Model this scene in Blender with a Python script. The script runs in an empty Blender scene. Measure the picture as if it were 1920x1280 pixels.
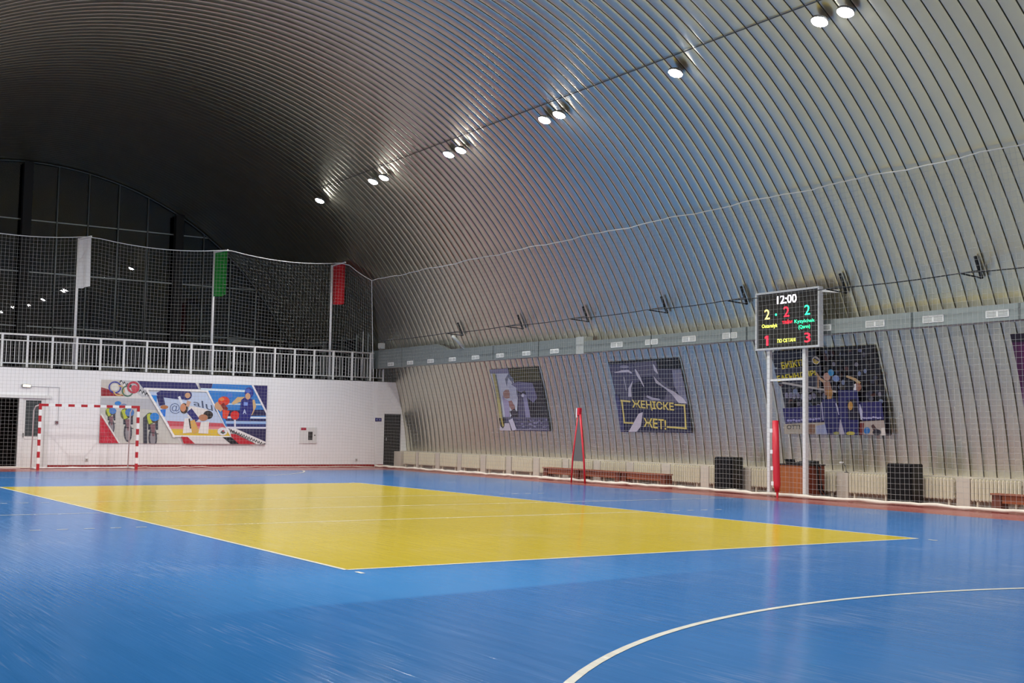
import bpy, bmesh, math, random
from mathutils import Vector, Matrix
from mathutils.geometry import tessellate_polygon

C = bpy.context.scene.collection
random.seed(7)
PI = math.pi

# ------------------------------------------------------------------ hall dimensions (metres)
XC, ZC, RA = 4.689, -0.553, 12.415      # barrel vault: axis and inner radius
YN, YW, YE = -14.0, 30.2, 38.86         # near end, white end wall, glazed end
ZB = 3.25                               # balcony level


def vx(z, off=0.0):
    """x of the right-hand vault surface at height z."""
    r = RA - off
    return XC + math.sqrt(r * r - (z - ZC) ** 2)


# ------------------------------------------------------------------ materials
def lin(h):
    h = h.lstrip('#')
    o = []
    for i in (0, 2, 4):
        c = int(h[i:i + 2], 16) / 255
        o.append(c / 12.92 if c <= .04045 else ((c + .055) / 1.055) ** 2.4)
    return (*o, 1)


MATS = {}


def mat(name, col, rough=.5, metal=0.0, emit=0.0, noise=0.0, spec=.5):
    if name in MATS:
        return MATS[name]
    m = bpy.data.materials.new(name)
    m.use_nodes = True
    nt = m.node_tree
    b = nt.nodes['Principled BSDF']
    c = lin(col) if isinstance(col, str) else (*col, 1)
    b.inputs['Base Color'].default_value = c
    b.inputs['Roughness'].default_value = rough
    b.inputs['Metallic'].default_value = metal
    b.inputs['Specular IOR Level'].default_value = spec
    if emit:
        b.inputs['Emission Color'].default_value = c
        b.inputs['Emission Strength'].default_value = emit
    if noise:
        tc = nt.nodes.new('ShaderNodeTexCoord')
        n = nt.nodes.new('ShaderNodeTexNoise')
        n.inputs['Scale'].default_value = 6
        n.inputs['Detail'].default_value = 4
        mx = nt.nodes.new('ShaderNodeMix')
        mx.data_type = 'RGBA'
        mx.inputs[6].default_value = tuple(max(0, v * (1 - noise)) for v in c[:3]) + (1,)
        mx.inputs[7].default_value = tuple(min(1, v * (1 + noise)) for v in c[:3]) + (1,)
        nt.links.new(tc.outputs['Object'], n.inputs['Vector'])
        nt.links.new(n.outputs['Fac'], mx.inputs[0])
        nt.links.new(mx.outputs[2], b.inputs['Base Color'])
    MATS[name] = m
    return m


def print_mat(h):
    return mat('print_' + h.lstrip('#'), h, .45)


def floor_mat(name, col, var=.10, rough=.11, sheen_patch=None):
    m = bpy.data.materials.new(name)
    m.use_nodes = True
    nt = m.node_tree
    L = nt.links.new
    b = nt.nodes['Principled BSDF']
    tc = nt.nodes.new('ShaderNodeTexCoord')
    mp = nt.nodes.new('ShaderNodeMapping')
    mp.inputs['Scale'].default_value = (9, .55, 1)
    L(tc.outputs['Object'], mp.inputs['Vector'])
    n = nt.nodes.new('ShaderNodeTexNoise')
    n.inputs['Scale'].default_value = 1.3
    n.inputs['Detail'].default_value = 6
    n.inputs['Roughness'].default_value = .65
    L(mp.outputs['Vector'], n.inputs['Vector'])
    n2 = nt.nodes.new('ShaderNodeTexNoise')
    n2.inputs['Scale'].default_value = .35
    n2.inputs['Detail'].default_value = 3
    L(tc.outputs['Object'], n2.inputs['Vector'])
    add = nt.nodes.new('ShaderNodeMath')
    add.operation = 'ADD'
    L(n.outputs['Fac'], add.inputs[0])
    L(n2.outputs['Fac'], add.inputs[1])
    mr = nt.nodes.new('ShaderNodeMapRange')
    mr.inputs['From Min'].default_value = .6
    mr.inputs['From Max'].default_value = 1.4
    L(add.outputs[0], mr.inputs['Value'])
    c = lin(col)
    mx = nt.nodes.new('ShaderNodeMix')
    mx.data_type = 'RGBA'
    mx.inputs[6].default_value = tuple(v * (1 - var) for v in c[:3]) + (1,)
    mx.inputs[7].default_value = tuple(min(1, v * (1 + var)) for v in c[:3]) + (1,)
    L(mr.outputs[0], mx.inputs[0])
    sc3 = nt.nodes.new('ShaderNodeMapping')
    sc3.inputs['Scale'].default_value = (46, 1.6, 1)
    L(tc.outputs['Object'], sc3.inputs['Vector'])
    n5 = nt.nodes.new('ShaderNodeTexNoise')
    n5.inputs['Scale'].default_value = 1.0
    n5.inputs['Detail'].default_value = 2
    L(sc3.outputs['Vector'], n5.inputs['Vector'])
    n6 = nt.nodes.new('ShaderNodeTexNoise')
    n6.inputs['Scale'].default_value = .55
    n6.inputs['Detail'].default_value = 3
    L(tc.outputs['Object'], n6.inputs['Vector'])
    ad5 = nt.nodes.new('ShaderNodeMath')
    ad5.operation = 'ADD'
    L(n5.outputs['Fac'], ad5.inputs[0])
    L(n6.outputs['Fac'], ad5.inputs[1])
    mr5 = nt.nodes.new('ShaderNodeMapRange')
    mr5.inputs['From Min'].default_value = 1.10
    mr5.inputs['From Max'].default_value = 1.36
    mr5.inputs['To Max'].default_value = .55
    L(ad5.outputs[0], mr5.inputs['Value'])
    mx5 = nt.nodes.new('ShaderNodeMix')
    mx5.data_type = 'RGBA'
    mx5.inputs[7].default_value = tuple(min(1, v * .75 + .14) for v in c[:3]) + (1,)
    L(mr5.outputs[0], mx5.inputs[0])
    L(mx.outputs[2], mx5.inputs[6])
    L(mx5.outputs[2], b.inputs['Base Color'])
    if sheen_patch:      # reflected light beside the near court corner, painted in as a paler blue
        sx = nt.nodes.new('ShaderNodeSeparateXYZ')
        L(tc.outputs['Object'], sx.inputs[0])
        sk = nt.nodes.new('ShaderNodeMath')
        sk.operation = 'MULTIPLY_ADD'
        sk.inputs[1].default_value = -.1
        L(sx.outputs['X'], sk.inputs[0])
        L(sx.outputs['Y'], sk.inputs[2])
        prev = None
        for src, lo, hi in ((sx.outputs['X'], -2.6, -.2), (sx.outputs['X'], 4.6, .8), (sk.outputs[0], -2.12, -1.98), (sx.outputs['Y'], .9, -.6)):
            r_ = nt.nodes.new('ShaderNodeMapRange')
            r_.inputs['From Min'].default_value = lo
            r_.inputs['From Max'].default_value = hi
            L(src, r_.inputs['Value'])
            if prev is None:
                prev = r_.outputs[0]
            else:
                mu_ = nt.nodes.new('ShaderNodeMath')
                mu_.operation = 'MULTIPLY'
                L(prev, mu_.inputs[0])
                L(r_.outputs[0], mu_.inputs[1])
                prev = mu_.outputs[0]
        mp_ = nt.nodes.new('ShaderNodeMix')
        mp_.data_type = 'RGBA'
        mp_.inputs[7].default_value = lin(sheen_patch)
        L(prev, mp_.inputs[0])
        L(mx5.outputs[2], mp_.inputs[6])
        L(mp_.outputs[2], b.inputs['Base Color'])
    # board seams and brush streaks run along the hall: a gentle, stretched bump
    mp2 = nt.nodes.new('ShaderNodeMapping')
    mp2.inputs['Scale'].default_value = (38, 1.1, 1)
    L(tc.outputs['Object'], mp2.inputs['Vector'])
    n3 = nt.nodes.new('ShaderNodeTexNoise')
    n3.inputs['Scale'].default_value = 1.0
    n3.inputs['Detail'].default_value = 3
    L(mp2.outputs['Vector'], n3.inputs['Vector'])
    bp = nt.nodes.new('ShaderNodeBump')
    bp.inputs['Strength'].default_value = .26
    bp.inputs['Distance'].default_value = .008
    L(n3.outputs['Fac'], bp.inputs['Height'])
    L(bp.outputs['Normal'], b.inputs['Normal'])
    mr2 = nt.nodes.new('ShaderNodeMapRange')
    mr2.inputs['From Min'].default_value = .3
    mr2.inputs['From Max'].default_value = .7
    mr2.inputs['To Min'].default_value = rough * .8
    mr2.inputs['To Max'].default_value = rough * 1.35
    L(n.outputs['Fac'], mr2.inputs['Value'])
    L(mr2.outputs[0], b.inputs['Roughness'])
    # varnish worn dull: only part of the surface still reflects
    b.inputs['Specular IOR Level'].default_value = 0
    gl = nt.nodes.new('ShaderNodeBsdfGlossy')
    L(mr2.outputs[0], gl.inputs['Roughness'])
    L(bp.outputs['Normal'], gl.inputs['Normal'])
    fr = nt.nodes.new('ShaderNodeFresnel')
    fr.inputs['IOR'].default_value = 1.45
    L(bp.outputs['Normal'], fr.inputs['Normal'])
    ml = nt.nodes.new('ShaderNodeMath')
    ml.operation = 'MULTIPLY'
    ml.inputs[1].default_value = .7
    L(fr.outputs[0], ml.inputs[0])
    ms = nt.nodes.new('ShaderNodeMixShader')
    L(ml.outputs[0], ms.inputs[0])
    L(b.outputs[0], ms.inputs[1])
    L(gl.outputs[0], ms.inputs[2])
    L(ms.outputs[0], nt.nodes['Material Output'].inputs['Surface'])
    MATS[name] = m
    return m


def vault_mat():
    m = bpy.data.materials.new('galvanised_panels')
    m.use_nodes = True
    nt = m.node_tree
    L = nt.links.new
    b = nt.nodes['Principled BSDF']
    b.inputs['Metallic'].default_value = .95
    tc = nt.nodes.new('ShaderNodeTexCoord')
    n = nt.nodes.new('ShaderNodeTexNoise')
    n.inputs['Scale'].default_value = .9
    n.inputs['Detail'].default_value = 5
    L(tc.outputs['Object'], n.inputs['Vector'])
    mx = nt.nodes.new('ShaderNodeMix')
    mx.data_type = 'RGBA'
    mx.inputs[6].default_value = (.62, .59, .475, 1)
    mx.inputs[7].default_value = (.72, .685, .56, 1)
    L(n.outputs['Fac'], mx.inputs[0])
    L(mx.outputs[2], b.inputs['Base Color'])
    # the panels are finely crimped across: they blur reflections along the arch, hardly along the hall
    ge = nt.nodes.new('ShaderNodeNewGeometry')
    cr = nt.nodes.new('ShaderNodeVectorMath')
    cr.operation = 'CROSS_PRODUCT'
    cr.inputs[1].default_value = (0, 1, 0)
    L(ge.outputs['Normal'], cr.inputs[0])
    L(cr.outputs[0], b.inputs['Tangent'])
    b.inputs['Anisotropic'].default_value = .75
    b.inputs['Roughness'].default_value = .33
    MATS['vault'] = m
    return m


def glass_mat():
    m = bpy.data.materials.new('dark_glazing')
    m.use_nodes = True
    nt = m.node_tree
    nt.nodes.clear()
    out = nt.nodes.new('ShaderNodeOutputMaterial')
    tr = nt.nodes.new('ShaderNodeBsdfTransparent')
    tr.inputs['Color'].default_value = (.75, .8, .82, 1)
    gl = nt.nodes.new('ShaderNodeBsdfGlossy')
    gl.inputs['Roughness'].default_value = .015
    gl.inputs['Color'].default_value = (1, 1, 1, 1)
    fr = nt.nodes.new('ShaderNodeFresnel')
    fr.inputs['IOR'].default_value = 1.5
    mx = nt.nodes.new('ShaderNodeMixShader')
    nt.links.new(fr.outputs[0], mx.inputs[0])
    nt.links.new(tr.outputs[0], mx.inputs[1])
    nt.links.new(gl.outputs[0], mx.inputs[2])
    nt.links.new(mx.outputs[0], out.inputs['Surface'])
    MATS['glass'] = m
    return m


# ------------------------------------------------------------------ mesh builder
class MB:
    def __init__(self):
        self.v, self.f, self.mi, self.smooth = [], [], [], False

    def quad(self, a, b, c, d, m=0):
        n = len(self.v)
        self.v += [a, b, c, d]
        self.f.append((n, n + 1, n + 2, n + 3))
        self.mi.append(m)
        return self

    def box(self, x0, x1, y0, y1, z0, z1, m=0):
        n = len(self.v)
        self.v += [(x, y, z) for z in (z0, z1) for x, y in ((x0, y0), (x1, y0), (x1, y1), (x0, y1))]
        for f in ((0, 3, 2, 1), (4, 5, 6, 7), (0, 1, 5, 4), (1, 2, 6, 5), (2, 3, 7, 6), (3, 0, 4, 7)):
            self.f.append(tuple(n + i for i in f))
            self.mi.append(m)
        return self

    def rbox(self, x0, x1, y0, y1, z0, z1, r, m=0):
        """box with chamfered edges"""
        bm = bmesh.new()
        bmesh.ops.create_cube(bm, size=1)
        for v in bm.verts:
            v.co = Vector(((x0 + x1) / 2 + v.co.x * (x1 - x0), (y0 + y1) / 2 + v.co.y * (y1 - y0),
                           (z0 + z1) / 2 + v.co.z * (z1 - z0)))
        bmesh.ops.bevel(bm, geom=bm.edges[:], offset=r, segments=2, affect='EDGES')
        self.add_bm(bm, m)
        return self

    def add_bm(self, bm, m=0):
        n = len(self.v)
        bm.verts.index_update()
        self.v += [tuple(v.co) for v in bm.verts]
        for f in bm.faces:
            self.f.append(tuple(n + v.index for v in f.verts))
            self.mi.append(m)
        bm.free()

    def prism(self, poly, axis, a0, a1, m=0):
        """extrude a 2D polygon along an axis ('x','y','z')"""
        def P(p, t):
            return {'x': (t, p[0], p[1]), 'y': (p[0], t, p[1]), 'z': (p[0], p[1], t)}[axis]
        n, k = len(self.v), len(poly)
        self.v += [P(p, a0) for p in poly] + [P(p, a1) for p in poly]
        self.f.append(tuple(range(n, n + k)))
        self.f.append(tuple(range(n + 2 * k - 1, n + k - 1, -1)))
        self.mi += [m, m]
        for i in range(k):
            j = (i + 1) % k
            self.f.append((n + i, n + k + i, n + k + j, n + j))
            self.mi.append(m)
        return self

    def tube(self, pts, r, k=6, m=0, cap=True, rot=0.0):
        pts = [Vector(p) for p in pts]
        rs = r if isinstance(r, (list, tuple)) else [r] * len(pts)
        n0 = len(self.v)
        up = None
        for i, p in enumerate(pts):
            t = (pts[min(i + 1, len(pts) - 1)] - pts[max(i - 1, 0)]).normalized()
            if up is None:
                up = Vector((0, 0, 1)) if abs(t.z) < .9 else Vector((1, 0, 0))
            s = t.cross(up).normalized()
            up = s.cross(t).normalized()
            for j in range(k):
                a = 2 * PI * j / k + rot
                self.v.append(tuple(p + (s * math.cos(a) + up * math.sin(a)) * rs[i]))
        for i in range(len(pts) - 1):
            for j in range(k):
                a, b = n0 + i * k + j, n0 + i * k + (j + 1) % k
                self.f.append((a, b, b + k, a + k))
                self.mi.append(m)
        if cap:
            self.f.append(tuple(n0 + j for j in range(k - 1, -1, -1)))
            self.f.append(tuple(n0 + (len(pts) - 1) * k + j for j in range(k)))
            self.mi += [m, m]
        return self

    def bar(self, p, q, w, m=0):
        return self.tube([p, q], w * .7071, 4, m, rot=PI / 4)

    def disc_lathe(self, prof, M, k=24, m=0):
        """profile [(r, h)] lathed about local z, placed with matrix M"""
        n = len(self.v)
        for r, h in prof:
            for j in range(k):
                a = 2 * PI * j / k
                self.v.append(tuple(M @ Vector((r * math.cos(a), r * math.sin(a), h))))
        for i in range(len(prof) - 1):
            for j in range(k):
                a, b = n + i * k + j, n + i * k + (j + 1) % k
                self.f.append((a, b, b + k, a + k))
                self.mi.append(m)
        for i, rev in ((0, True), (len(prof) - 1, False)):
            if prof[i][0] > 1e-6:
                idx = [n + i * k + j for j in range(k)]
                self.f.append(tuple(reversed(idx)) if rev else tuple(idx))
                self.mi.append(m)
        return self

    def build(self, name, mats, parent=None, at=None, smooth=False):
        me = bpy.data.meshes.new(name)
        o = Vector(at) if at is not None else Vector((0, 0, 0))
        pw = Vector((0, 0, 0))
        q = parent
        while q is not None:
            pw += q.location
            q = q.parent
        base = pw + o if parent is not None else o
        me.from_pydata([tuple(Vector(v) - base) for v in self.v], [], self.f)
        for mm in (mats if isinstance(mats, (list, tuple)) else [mats]):
            me.materials.append(mm)
        for p, i in zip(me.polygons, self.mi):
            p.material_index = i
            p.use_smooth = smooth
        me.update()
        ob = bpy.data.objects.new(name, me)
        C.objects.link(ob)
        if parent is not None:
            ob.parent = parent
        ob.location = o
        return ob


def tag(o, label=None, cat=None, group=None, kind=None):
    if label:
        o['label'] = label
    if cat:
        o['category'] = cat
    if group:
        o['group'] = group
    if kind:
        o['kind'] = kind
    return o


def thing(name, loc, label, cat, group=None, kind=None):
    o = bpy.data.objects.new(name, None)
    o.empty_display_size = .2
    C.objects.link(o)
    o.location = loc
    return tag(o, label, cat, group, kind)


def struct(mb, name, mats, label=None, parent=None, smooth=False, at=None):
    o = mb.build(name, mats, parent, at, smooth)
    if parent is None:
        tag(o, label, None, None, 'structure')
    return o


def dup(root, loc, label=None, group=None):
    r = root.copy()
    C.objects.link(r)
    r.location = loc
    if label:
        r['label'] = label
    if group:
        r['group'] = group
    for ch in list(root.children):
        c = ch.copy()
        C.objects.link(c)
        c.parent = r
        for g in list(ch.children):
            d = g.copy()
            C.objects.link(d)
            d.parent = c
    return r


# shared materials
WHITE = mat('white_paint', '#d9d9d8', .55, noise=.03)
WALLW = mat('white_plaster', '#e8e8ea', .6, noise=.03)
RAILW = mat('white_enamel', '#dcdddd', .35)
CREAM = mat('cream_enamel', '#dbd5be', .4)
PIERW = mat('pier_paint', '#c4bcae', .6, noise=.04)
BLACK = mat('black_cloth', '#0d0d0f', .75, spec=.2)
BLKP = mat('black_plastic', '#141416', .45)
DARKST = mat('dark_steel', '#17191b', .5, .3)
GALV = mat('galvanised_duct', '#8f9a9a', .42, .55, noise=.08)
GALVD = mat('duct_seam', '#6c7575', .5, .5)
REDP = mat('red_skirting', '#8c1f22', .4)
REDTAPE = mat('red_tape', '#c01c30', .45)
WOOD = mat('varnished_wood', '#8f4a28', .4, noise=.2)
WOODD = mat('dark_wood', '#672e1a', .45, noise=.2)
DESKW = mat('desk_laminate', '#a55f2c', .42, noise=.12)
CORD = mat('white_cord', '#a6a8a8', .8)
ROPEW = mat('net_edge_rope', '#d4d7d7', .8)
ROPE = mat('white_rope', '#cfc8bc', .85, noise=.1)
ALU = mat('grey_aluminium', '#9aa3a3', .35, .5)
STEELC = mat('column_paint', '#121417', .6)
GLASS = glass_mat()
VAULT = vault_mat()
LAMP = mat('led_lens', '#fbfaf7', .3, emit=80)
LAMPH = mat('lamp_housing', '#7d8082', .45, .3)
BLUE = floor_mat('blue_floor_paint', '#275e95', .10, sheen_patch='#3070a8')
YEL = floor_mat('yellow_floor_paint', '#a2901c', .08)
RED = floor_mat('red_floor_paint', '#8e332c', .12, .22)
LINE = floor_mat('white_line_paint', '#b9b7ab', .10, .22)

# ------------------------------------------------------------------ floor (one painted board floor)
fb = MB()
X0, X1 = -7.75, 17.15


def fpoly(pts, z, m):
    n = len(fb.v)
    fb.v += [(p[0], p[1], z) for p in pts]
    fb.f.append(tuple(range(n, n + len(pts))))
    fb.mi.append(m)


def fline(p, q, w, z, m=4):
    p, q = Vector((*p, 0)), Vector((*q, 0))
    d = (q - p).normalized()
    s = Vector((-d.y, d.x, 0)) * w / 2
    fpoly([(p - s)[:2], (q - s)[:2], (q + s)[:2], (p + s)[:2]], z, m)


fb.box(X0, X1, YN, 33.2, -.12, 0, 1)


def redge(y):
    return 13.83 + .0375 * y


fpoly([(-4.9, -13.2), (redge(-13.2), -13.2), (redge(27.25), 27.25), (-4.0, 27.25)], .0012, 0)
fpoly([(0, 0), (9, 0), (9, 18), (0, 18)], .0024, 2)
for p, q in (((0, 0), (9, 0)), ((9, 0), (9, 18)), ((9, 18), (0, 18)), ((0, 18), (0, 0))):
    fline(p, q, .05, .0036)
fline((-4.6, 9.0), (14.1, 9.05), .05, .0034)
fline((0, 6), (9, 6), .05, .0034)
fline((0, 12), (9, 12), .05, .0034)
for x in (0.02, 8.98):
    fline((x, -.35), (x, -.2), .05, .0036)
    fline((x, 18.2), (x, 18.35), .05, .0036)
for k in range(5):
    for y in (6, 12):
        fline((-.25 - k * .36, y), (-.40 - k * .36, y), .05, .0036)
        fline((9.25 + k * .36, y), (9.40 + k * .36, y), .05, .0036)


def farc(cx, cy, r, a0, a1, w=.062, n=72):
    for i in range(n):
        a, b = a0 + (a1 - a0) * i / n, a0 + (a1 - a0) * (i + 1) / n
        fpoly([(cx + (r - w / 2) * math.cos(a), cy + (r - w / 2) * math.sin(a)),
               (cx + (r + w / 2) * math.cos(a), cy + (r + w / 2) * math.sin(a)),
               (cx + (r + w / 2) * math.cos(b), cy + (r + w / 2) * math.sin(b)),
               (cx + (r - w / 2) * math.cos(b), cy + (r - w / 2) * math.sin(b))], .0042, 4)


farc(3.256, -10.833, 6.90, math.radians(-2), math.radians(182))
farc(4.72, 28.83, 6.85, math.radians(193.5), math.radians(346.5))
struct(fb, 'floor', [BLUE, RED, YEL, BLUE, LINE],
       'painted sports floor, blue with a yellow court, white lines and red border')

# ------------------------------------------------------------------ vault: corrugated panels along the whole hall
vb = MB()
PITCH, PH = .3192, 4.606
prof = ((0, .085), (.075, .085), (.085, .004), (.16, -.002), (.32, -.005), (.53, -.007), (.74, -.005), (.90, -.002), (.99, .004))
ys = []
sharp = []
k0 = math.floor((YN - PH) / PITCH)
k1 = math.ceil((YE - PH) / PITCH)
for k in range(k0, k1):
    for t, d in prof:
        y = PH + (k + t) * PITCH
        if YN - .05 <= y <= YE + .1:
            ys.append((y, d))
            sharp.append(t in (0, .075, .085, .99))
A0 = math.acos((.60 - ZC) / RA)
NSEG = 80
ang = [A0 - 2 * A0 * i / NSEG for i in range(NSEG + 1)]
for y, d in ys:
    for a in ang:
        vb.v.append((XC + (RA + d) * math.sin(a), y, ZC + (RA + d) * math.cos(a)))
W = NSEG + 1
for i in range(len(ys) - 1):
    for j in range(NSEG):
        a = i * W + j
        vb.f.append((a, a + 1, a + W + 1, a + W))
        vb.mi.append(0)
ceil_ob = struct(vb, 'ceiling', VAULT, 'ribbed galvanised barrel vault forming roof and side walls', smooth=True)
_me = ceil_ob.data
for _e in _me.edges:
    a_, b_ = _e.vertices
    if a_ // W == b_ // W and sharp[a_ // W]:
        _e.use_edge_sharp = True

# low plinth walls under the vault
struct(MB().box(16.80, 17.15, YN, YW, 0, .62), 'wall_right', PIERW, 'low cream plinth wall under the right side of the vault')
struct(MB().box(-7.75, -7.42, YN, YW, 0, .62), 'wall_left', PIERW, 'low cream plinth wall under the left side of the vault')


def arch_poly(z0, n=40, off=0.0):
    a0 = math.acos((z0 - ZC) / (RA - off))
    return [(XC + (RA - off) * math.sin(a0 - 2 * a0 * i / n), ZC + (RA - off) * math.cos(a0 - 2 * a0 * i / n)) for i in range(n + 1)]


struct(MB().prism(arch_poly(0.0), 'y', YN - .2, YN - .02), 'wall_front', WALLW, 'white end wall behind the photographer')

# white end wall with its two door openings
wb = MB()
wl = XC - (vx(0) - XC)
T0, T1 = YW, YW + .22


def wpoly(pts):
    wb.prism(pts, 'y', T0, T1)


wpoly([(wl, 0), (1.25, 0), (1.25, ZB), (2 * XC - vx(ZB), ZB), (2 * XC - vx(1.6), 1.6)])
wpoly([(1.25, 2.36), (3.72, 2.36), (3.72, ZB), (1.25, ZB)])
wpoly([(3.72, 0), (16.05, 0), (16.05, ZB), (3.72, ZB)])
wpoly([(16.05, 2.03), (16.76, 2.03), (16.76, 2.3), (vx(ZB) + .02, ZB), (16.05, ZB)])
wpoly([(16.76, 0), (17.14, 0), (vx(1.2) + .02, 1.2), (vx(2.3) + .02, 2.3), (16.76, 2.3)])
struct(wb, 'wall_back', WALLW, 'white end wall below the balcony')
struct(MB().box(3.74, 16.03, YW - .03, YW - .002, 0, .1), 'baseboard_back', REDP, 'dark red skirting along the white end wall')
bb = MB()
bb.box(-7.2, vx(ZB) - .02, YW + .24, YE - .02, ZB - .2, ZB - .03)
struct(bb, 'floor', mat('balcony_floor_tile', '#3b3b3a', .5), 'balcony floor above the white end wall')
struct(MB().box(-7.2, vx(ZB) - .06, YW + .02, YW + .3, ZB + .001, ZB + .02), 'trim_1', mat('edge_dark', '#2b2d2e', .6), 'dark edge strip of the balcony')
# dark corridor behind the open left door
cb = MB()
cb.box(.6, .7, YW + .24, 33.1, .01, 2.9)
cb.box(4.3, 4.4, YW + .24, 33.1, .01, 2.9)
cb.box(.7, 4.3, 33.0, 33.1, .01, 2.9)
struct(cb, 'wall_corridor', mat('corridor_paint', '#1c1c1d', .8), 'dark corridor walls behind the left doorway')

# ------------------------------------------------------------------ doors
d1 = thing('door_1', (2.5, YW, 0), 'white framed doorway at left with half-glazed leaf beside a dark opening', None, None, 'structure')
m = MB()
m.box(2.78, 2.90, YW - .03, YW + .1, 0, 2.27)
m.box(3.60, 3.72, YW - .03, YW + .1, 0, 2.27)
m.box(1.25, 3.76, YW - .05, YW + .1, 2.27, 2.37)
m.box(1.25, 1.37, YW - .03, YW + .1, 0, 2.27)
m.box(2.05, 2.17, YW - .03, YW + .1, 0, 2.27)
m.box(1.37, 2.78, YW - .03, YW + .1, 0, .06)
m.build('door_frame', RAILW, d1)
m = MB()
m.box(2.90, 2.99, YW + .0, YW + .05, .02, 2.27)
m.box(3.47, 3.60, YW + .0, YW + .05, .02, 2.27)
m.box(2.99, 3.47, YW + .0, YW + .05, 2.2, 2.27)
m.box(2.99, 3.47, YW + .0, YW + .05, .94, 1.03)
m.box(2.99, 3.47, YW + .01, YW + .04, .02, .94)
leaf = m.build('door_leaf', WHITE, d1)
MB().box(2.99, 3.47, YW + .02, YW + .03, 1.03, 2.2).build('glass', mat('door_glass', '#3c4244', .08), leaf)
MB().tube([(2.94, YW - .03, 1.0), (2.94, YW - .03, 1.14)], .012).build('door_handle', DARKST, leaf)
d2 = thing('door_2', (16.4, YW, 0), 'black door at the right end of the white wall', None, None, 'structure')
m = MB()
m.box(16.09, 16.72, YW + .03, YW + .08, .01, 1.98)
m.build('door_leaf', mat('black_door', '#141312', .5), d2)
m = MB()
m.box(16.05, 16.09, YW - .01, YW + .1, 0, 2.03)
m.box(16.72, 16.76, YW - .01, YW + .1, 0, 2.03)
m.box(16.09, 16.72, YW - .01, YW + .1, 1.98, 2.03)
m.build('door_frame', mat('door_frame_dark', '#1e1c1b', .5), d2)
MB().tube([(16.15, YW - .01, 1.0), (16.15, YW - .01, 1.0 + .12)], .012).build('door_handle', ALU, d2)

# ------------------------------------------------------------------ glazed end wall of the balcony
w1 = thing('window_1', (XC, YE, ZB), 'dark glazed end wall with grey mullions above the balcony', None, None, 'structure')
mul = [5.62 + 1.21 * k for k in range(-8, 9)]


def ztop(x, off=.05):
    r = RA - off
    d = r * r - (x - XC) ** 2
    return ZC + math.sqrt(d) if d > 0 else 0


for x in mul:
    zt = ztop(x)
    if zt > ZB + .5 and not (12.95 < x < 13.95):
        MB().tube([(x, YE - .05, ZB), (x, YE - .05, zt)], .032, 8).build('mullion', ALU, w1, smooth=True)
for z in (5.27, 7.42, 9.49):
    xr = XC + math.sqrt((RA - .06) ** 2 - (z - ZC) ** 2)
    MB().bar((2 * XC - xr, YE - .03, z), (xr, YE - .03, z), .045).build('transom', ALU, w1)
ap = arch_poly(ZB, 60, .06)
MB().tube([(x, YE - .05, z) for x, z in ap], .04, 6).build('arch_rim', mat('rim_grey', '#5d6466', .4, .5), w1, smooth=True)
gm = MB()
rg = random.Random(3)
edges = [2 * XC - vx(ZB)] + mul + [vx(ZB)]
lv = [ZB, 5.27, 7.42, 9.49, 12.0]
for i in range(len(edges) - 1):
    xa, xb = edges[i], edges[i + 1]
    if xb - xa < .05:
        continue
    for j in range(4):
        za, zb = lv[j], lv[j + 1]
        n = 6
        top = [(xa + (xb - xa) * t / n, min(zb, ztop(xa + (xb - xa) * t / n, .01))) for t in range(n + 1)]
        if max(t[1] for t in top) <= za + .02:
            continue
        tx, tz = rg.uniform(-.0035, .0035), rg.uniform(-.0035, .0035)
        pts = [(xa, za), (xb, za)] + [(p[0], max(p[1], za + .001)) for p in reversed(top)]
        base = len(gm.v)
        for (x, z) in pts:
            gm.v.append((x, YE + tx * (x - xa) * 1.0 + tz * (z - za), z))
        gm.f.append(tuple(range(base, base + len(pts))))
        gm.mi.append(0)
gm.build('glass', GLASS, w1)
# night outside: a dark yard seen through the glass
struct(MB().box(-12, 22, YE + .5, YE + 14, -.2, -.05), 'trim_2', mat('night_ground', '#0b0c0d', .9), 'dark ground outside the glazed end')
for i, x in enumerate((4.40, 10.5)):
    col = MB()
    h = ztop(x, .12)
    col.box(x - .17, x + .17, YE - .42, YE - .39, ZB, h)
    col.box(x - .17, x + .17, YE - .15, YE - .12, ZB, h)
    col.box(x - .02, x + .02, YE - .39, YE - .15, ZB, h)
    o = col.build('steel_column', STEELC, None, (x, YE - .27, ZB))
    tag(o, ('tall dark steel column left in the glazed end, behind the white flag' if i == 0 else
            'tall dark steel column right in the glazed end, left of the green flag'), 'column', 'steel columns at the glazed end', 'structure')

# balcony doors
d3 = thing('door_3', (13.45, YE, ZB), 'white framed glass door in the glazed end', None, None, 'structure')
m = MB()
m.box(12.85, 12.99, YE - .12, YE - .02, ZB, 5.2)
m.box(13.92, 14.05, YE - .12, YE - .02, ZB, 5.2)
m.box(12.99, 13.92, YE - .12, YE - .02, 5.06, 5.2)
m.box(12.99, 13.92, YE - .12, YE - .02, 4.12, 4.24)
m.box(12.99, 13.92, YE - .12, YE - .02, ZB, 3.40)
m.build('door_frame', ALU, d3)
MB().box(12.99, 13.92, YE - .07, YE - .06, 3.4, 5.06).build('glass', mat('dark_pane', '#101315', .05), d3)
w2 = thing('window_2', (15.75, 35, ZB), 'dark glazed side screen of the balcony at right', None, None, 'structure')
m = MB()
for y in (31.1, 32.1, 33.45, 37.05, 38.7):
    m.bar((15.72, y, ZB), (15.72, y, 5.2 if y > 33 else 5.25), .05)
m.bar((15.72, 32.1, 5.0), (15.72, 38.7, 5.12), .04)
m.build('frame', ALU, w2)
MB().box(15.74, 15.75, 32.12, 38.68, ZB, 5.0).build('glass', mat('dark_pane', '#101315', .05), w2)
d4 = thing('door_4', (15.7, 36, ZB), 'white framed glass door in the side screen of the balcony', None, None, 'structure')
m = MB()
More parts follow.
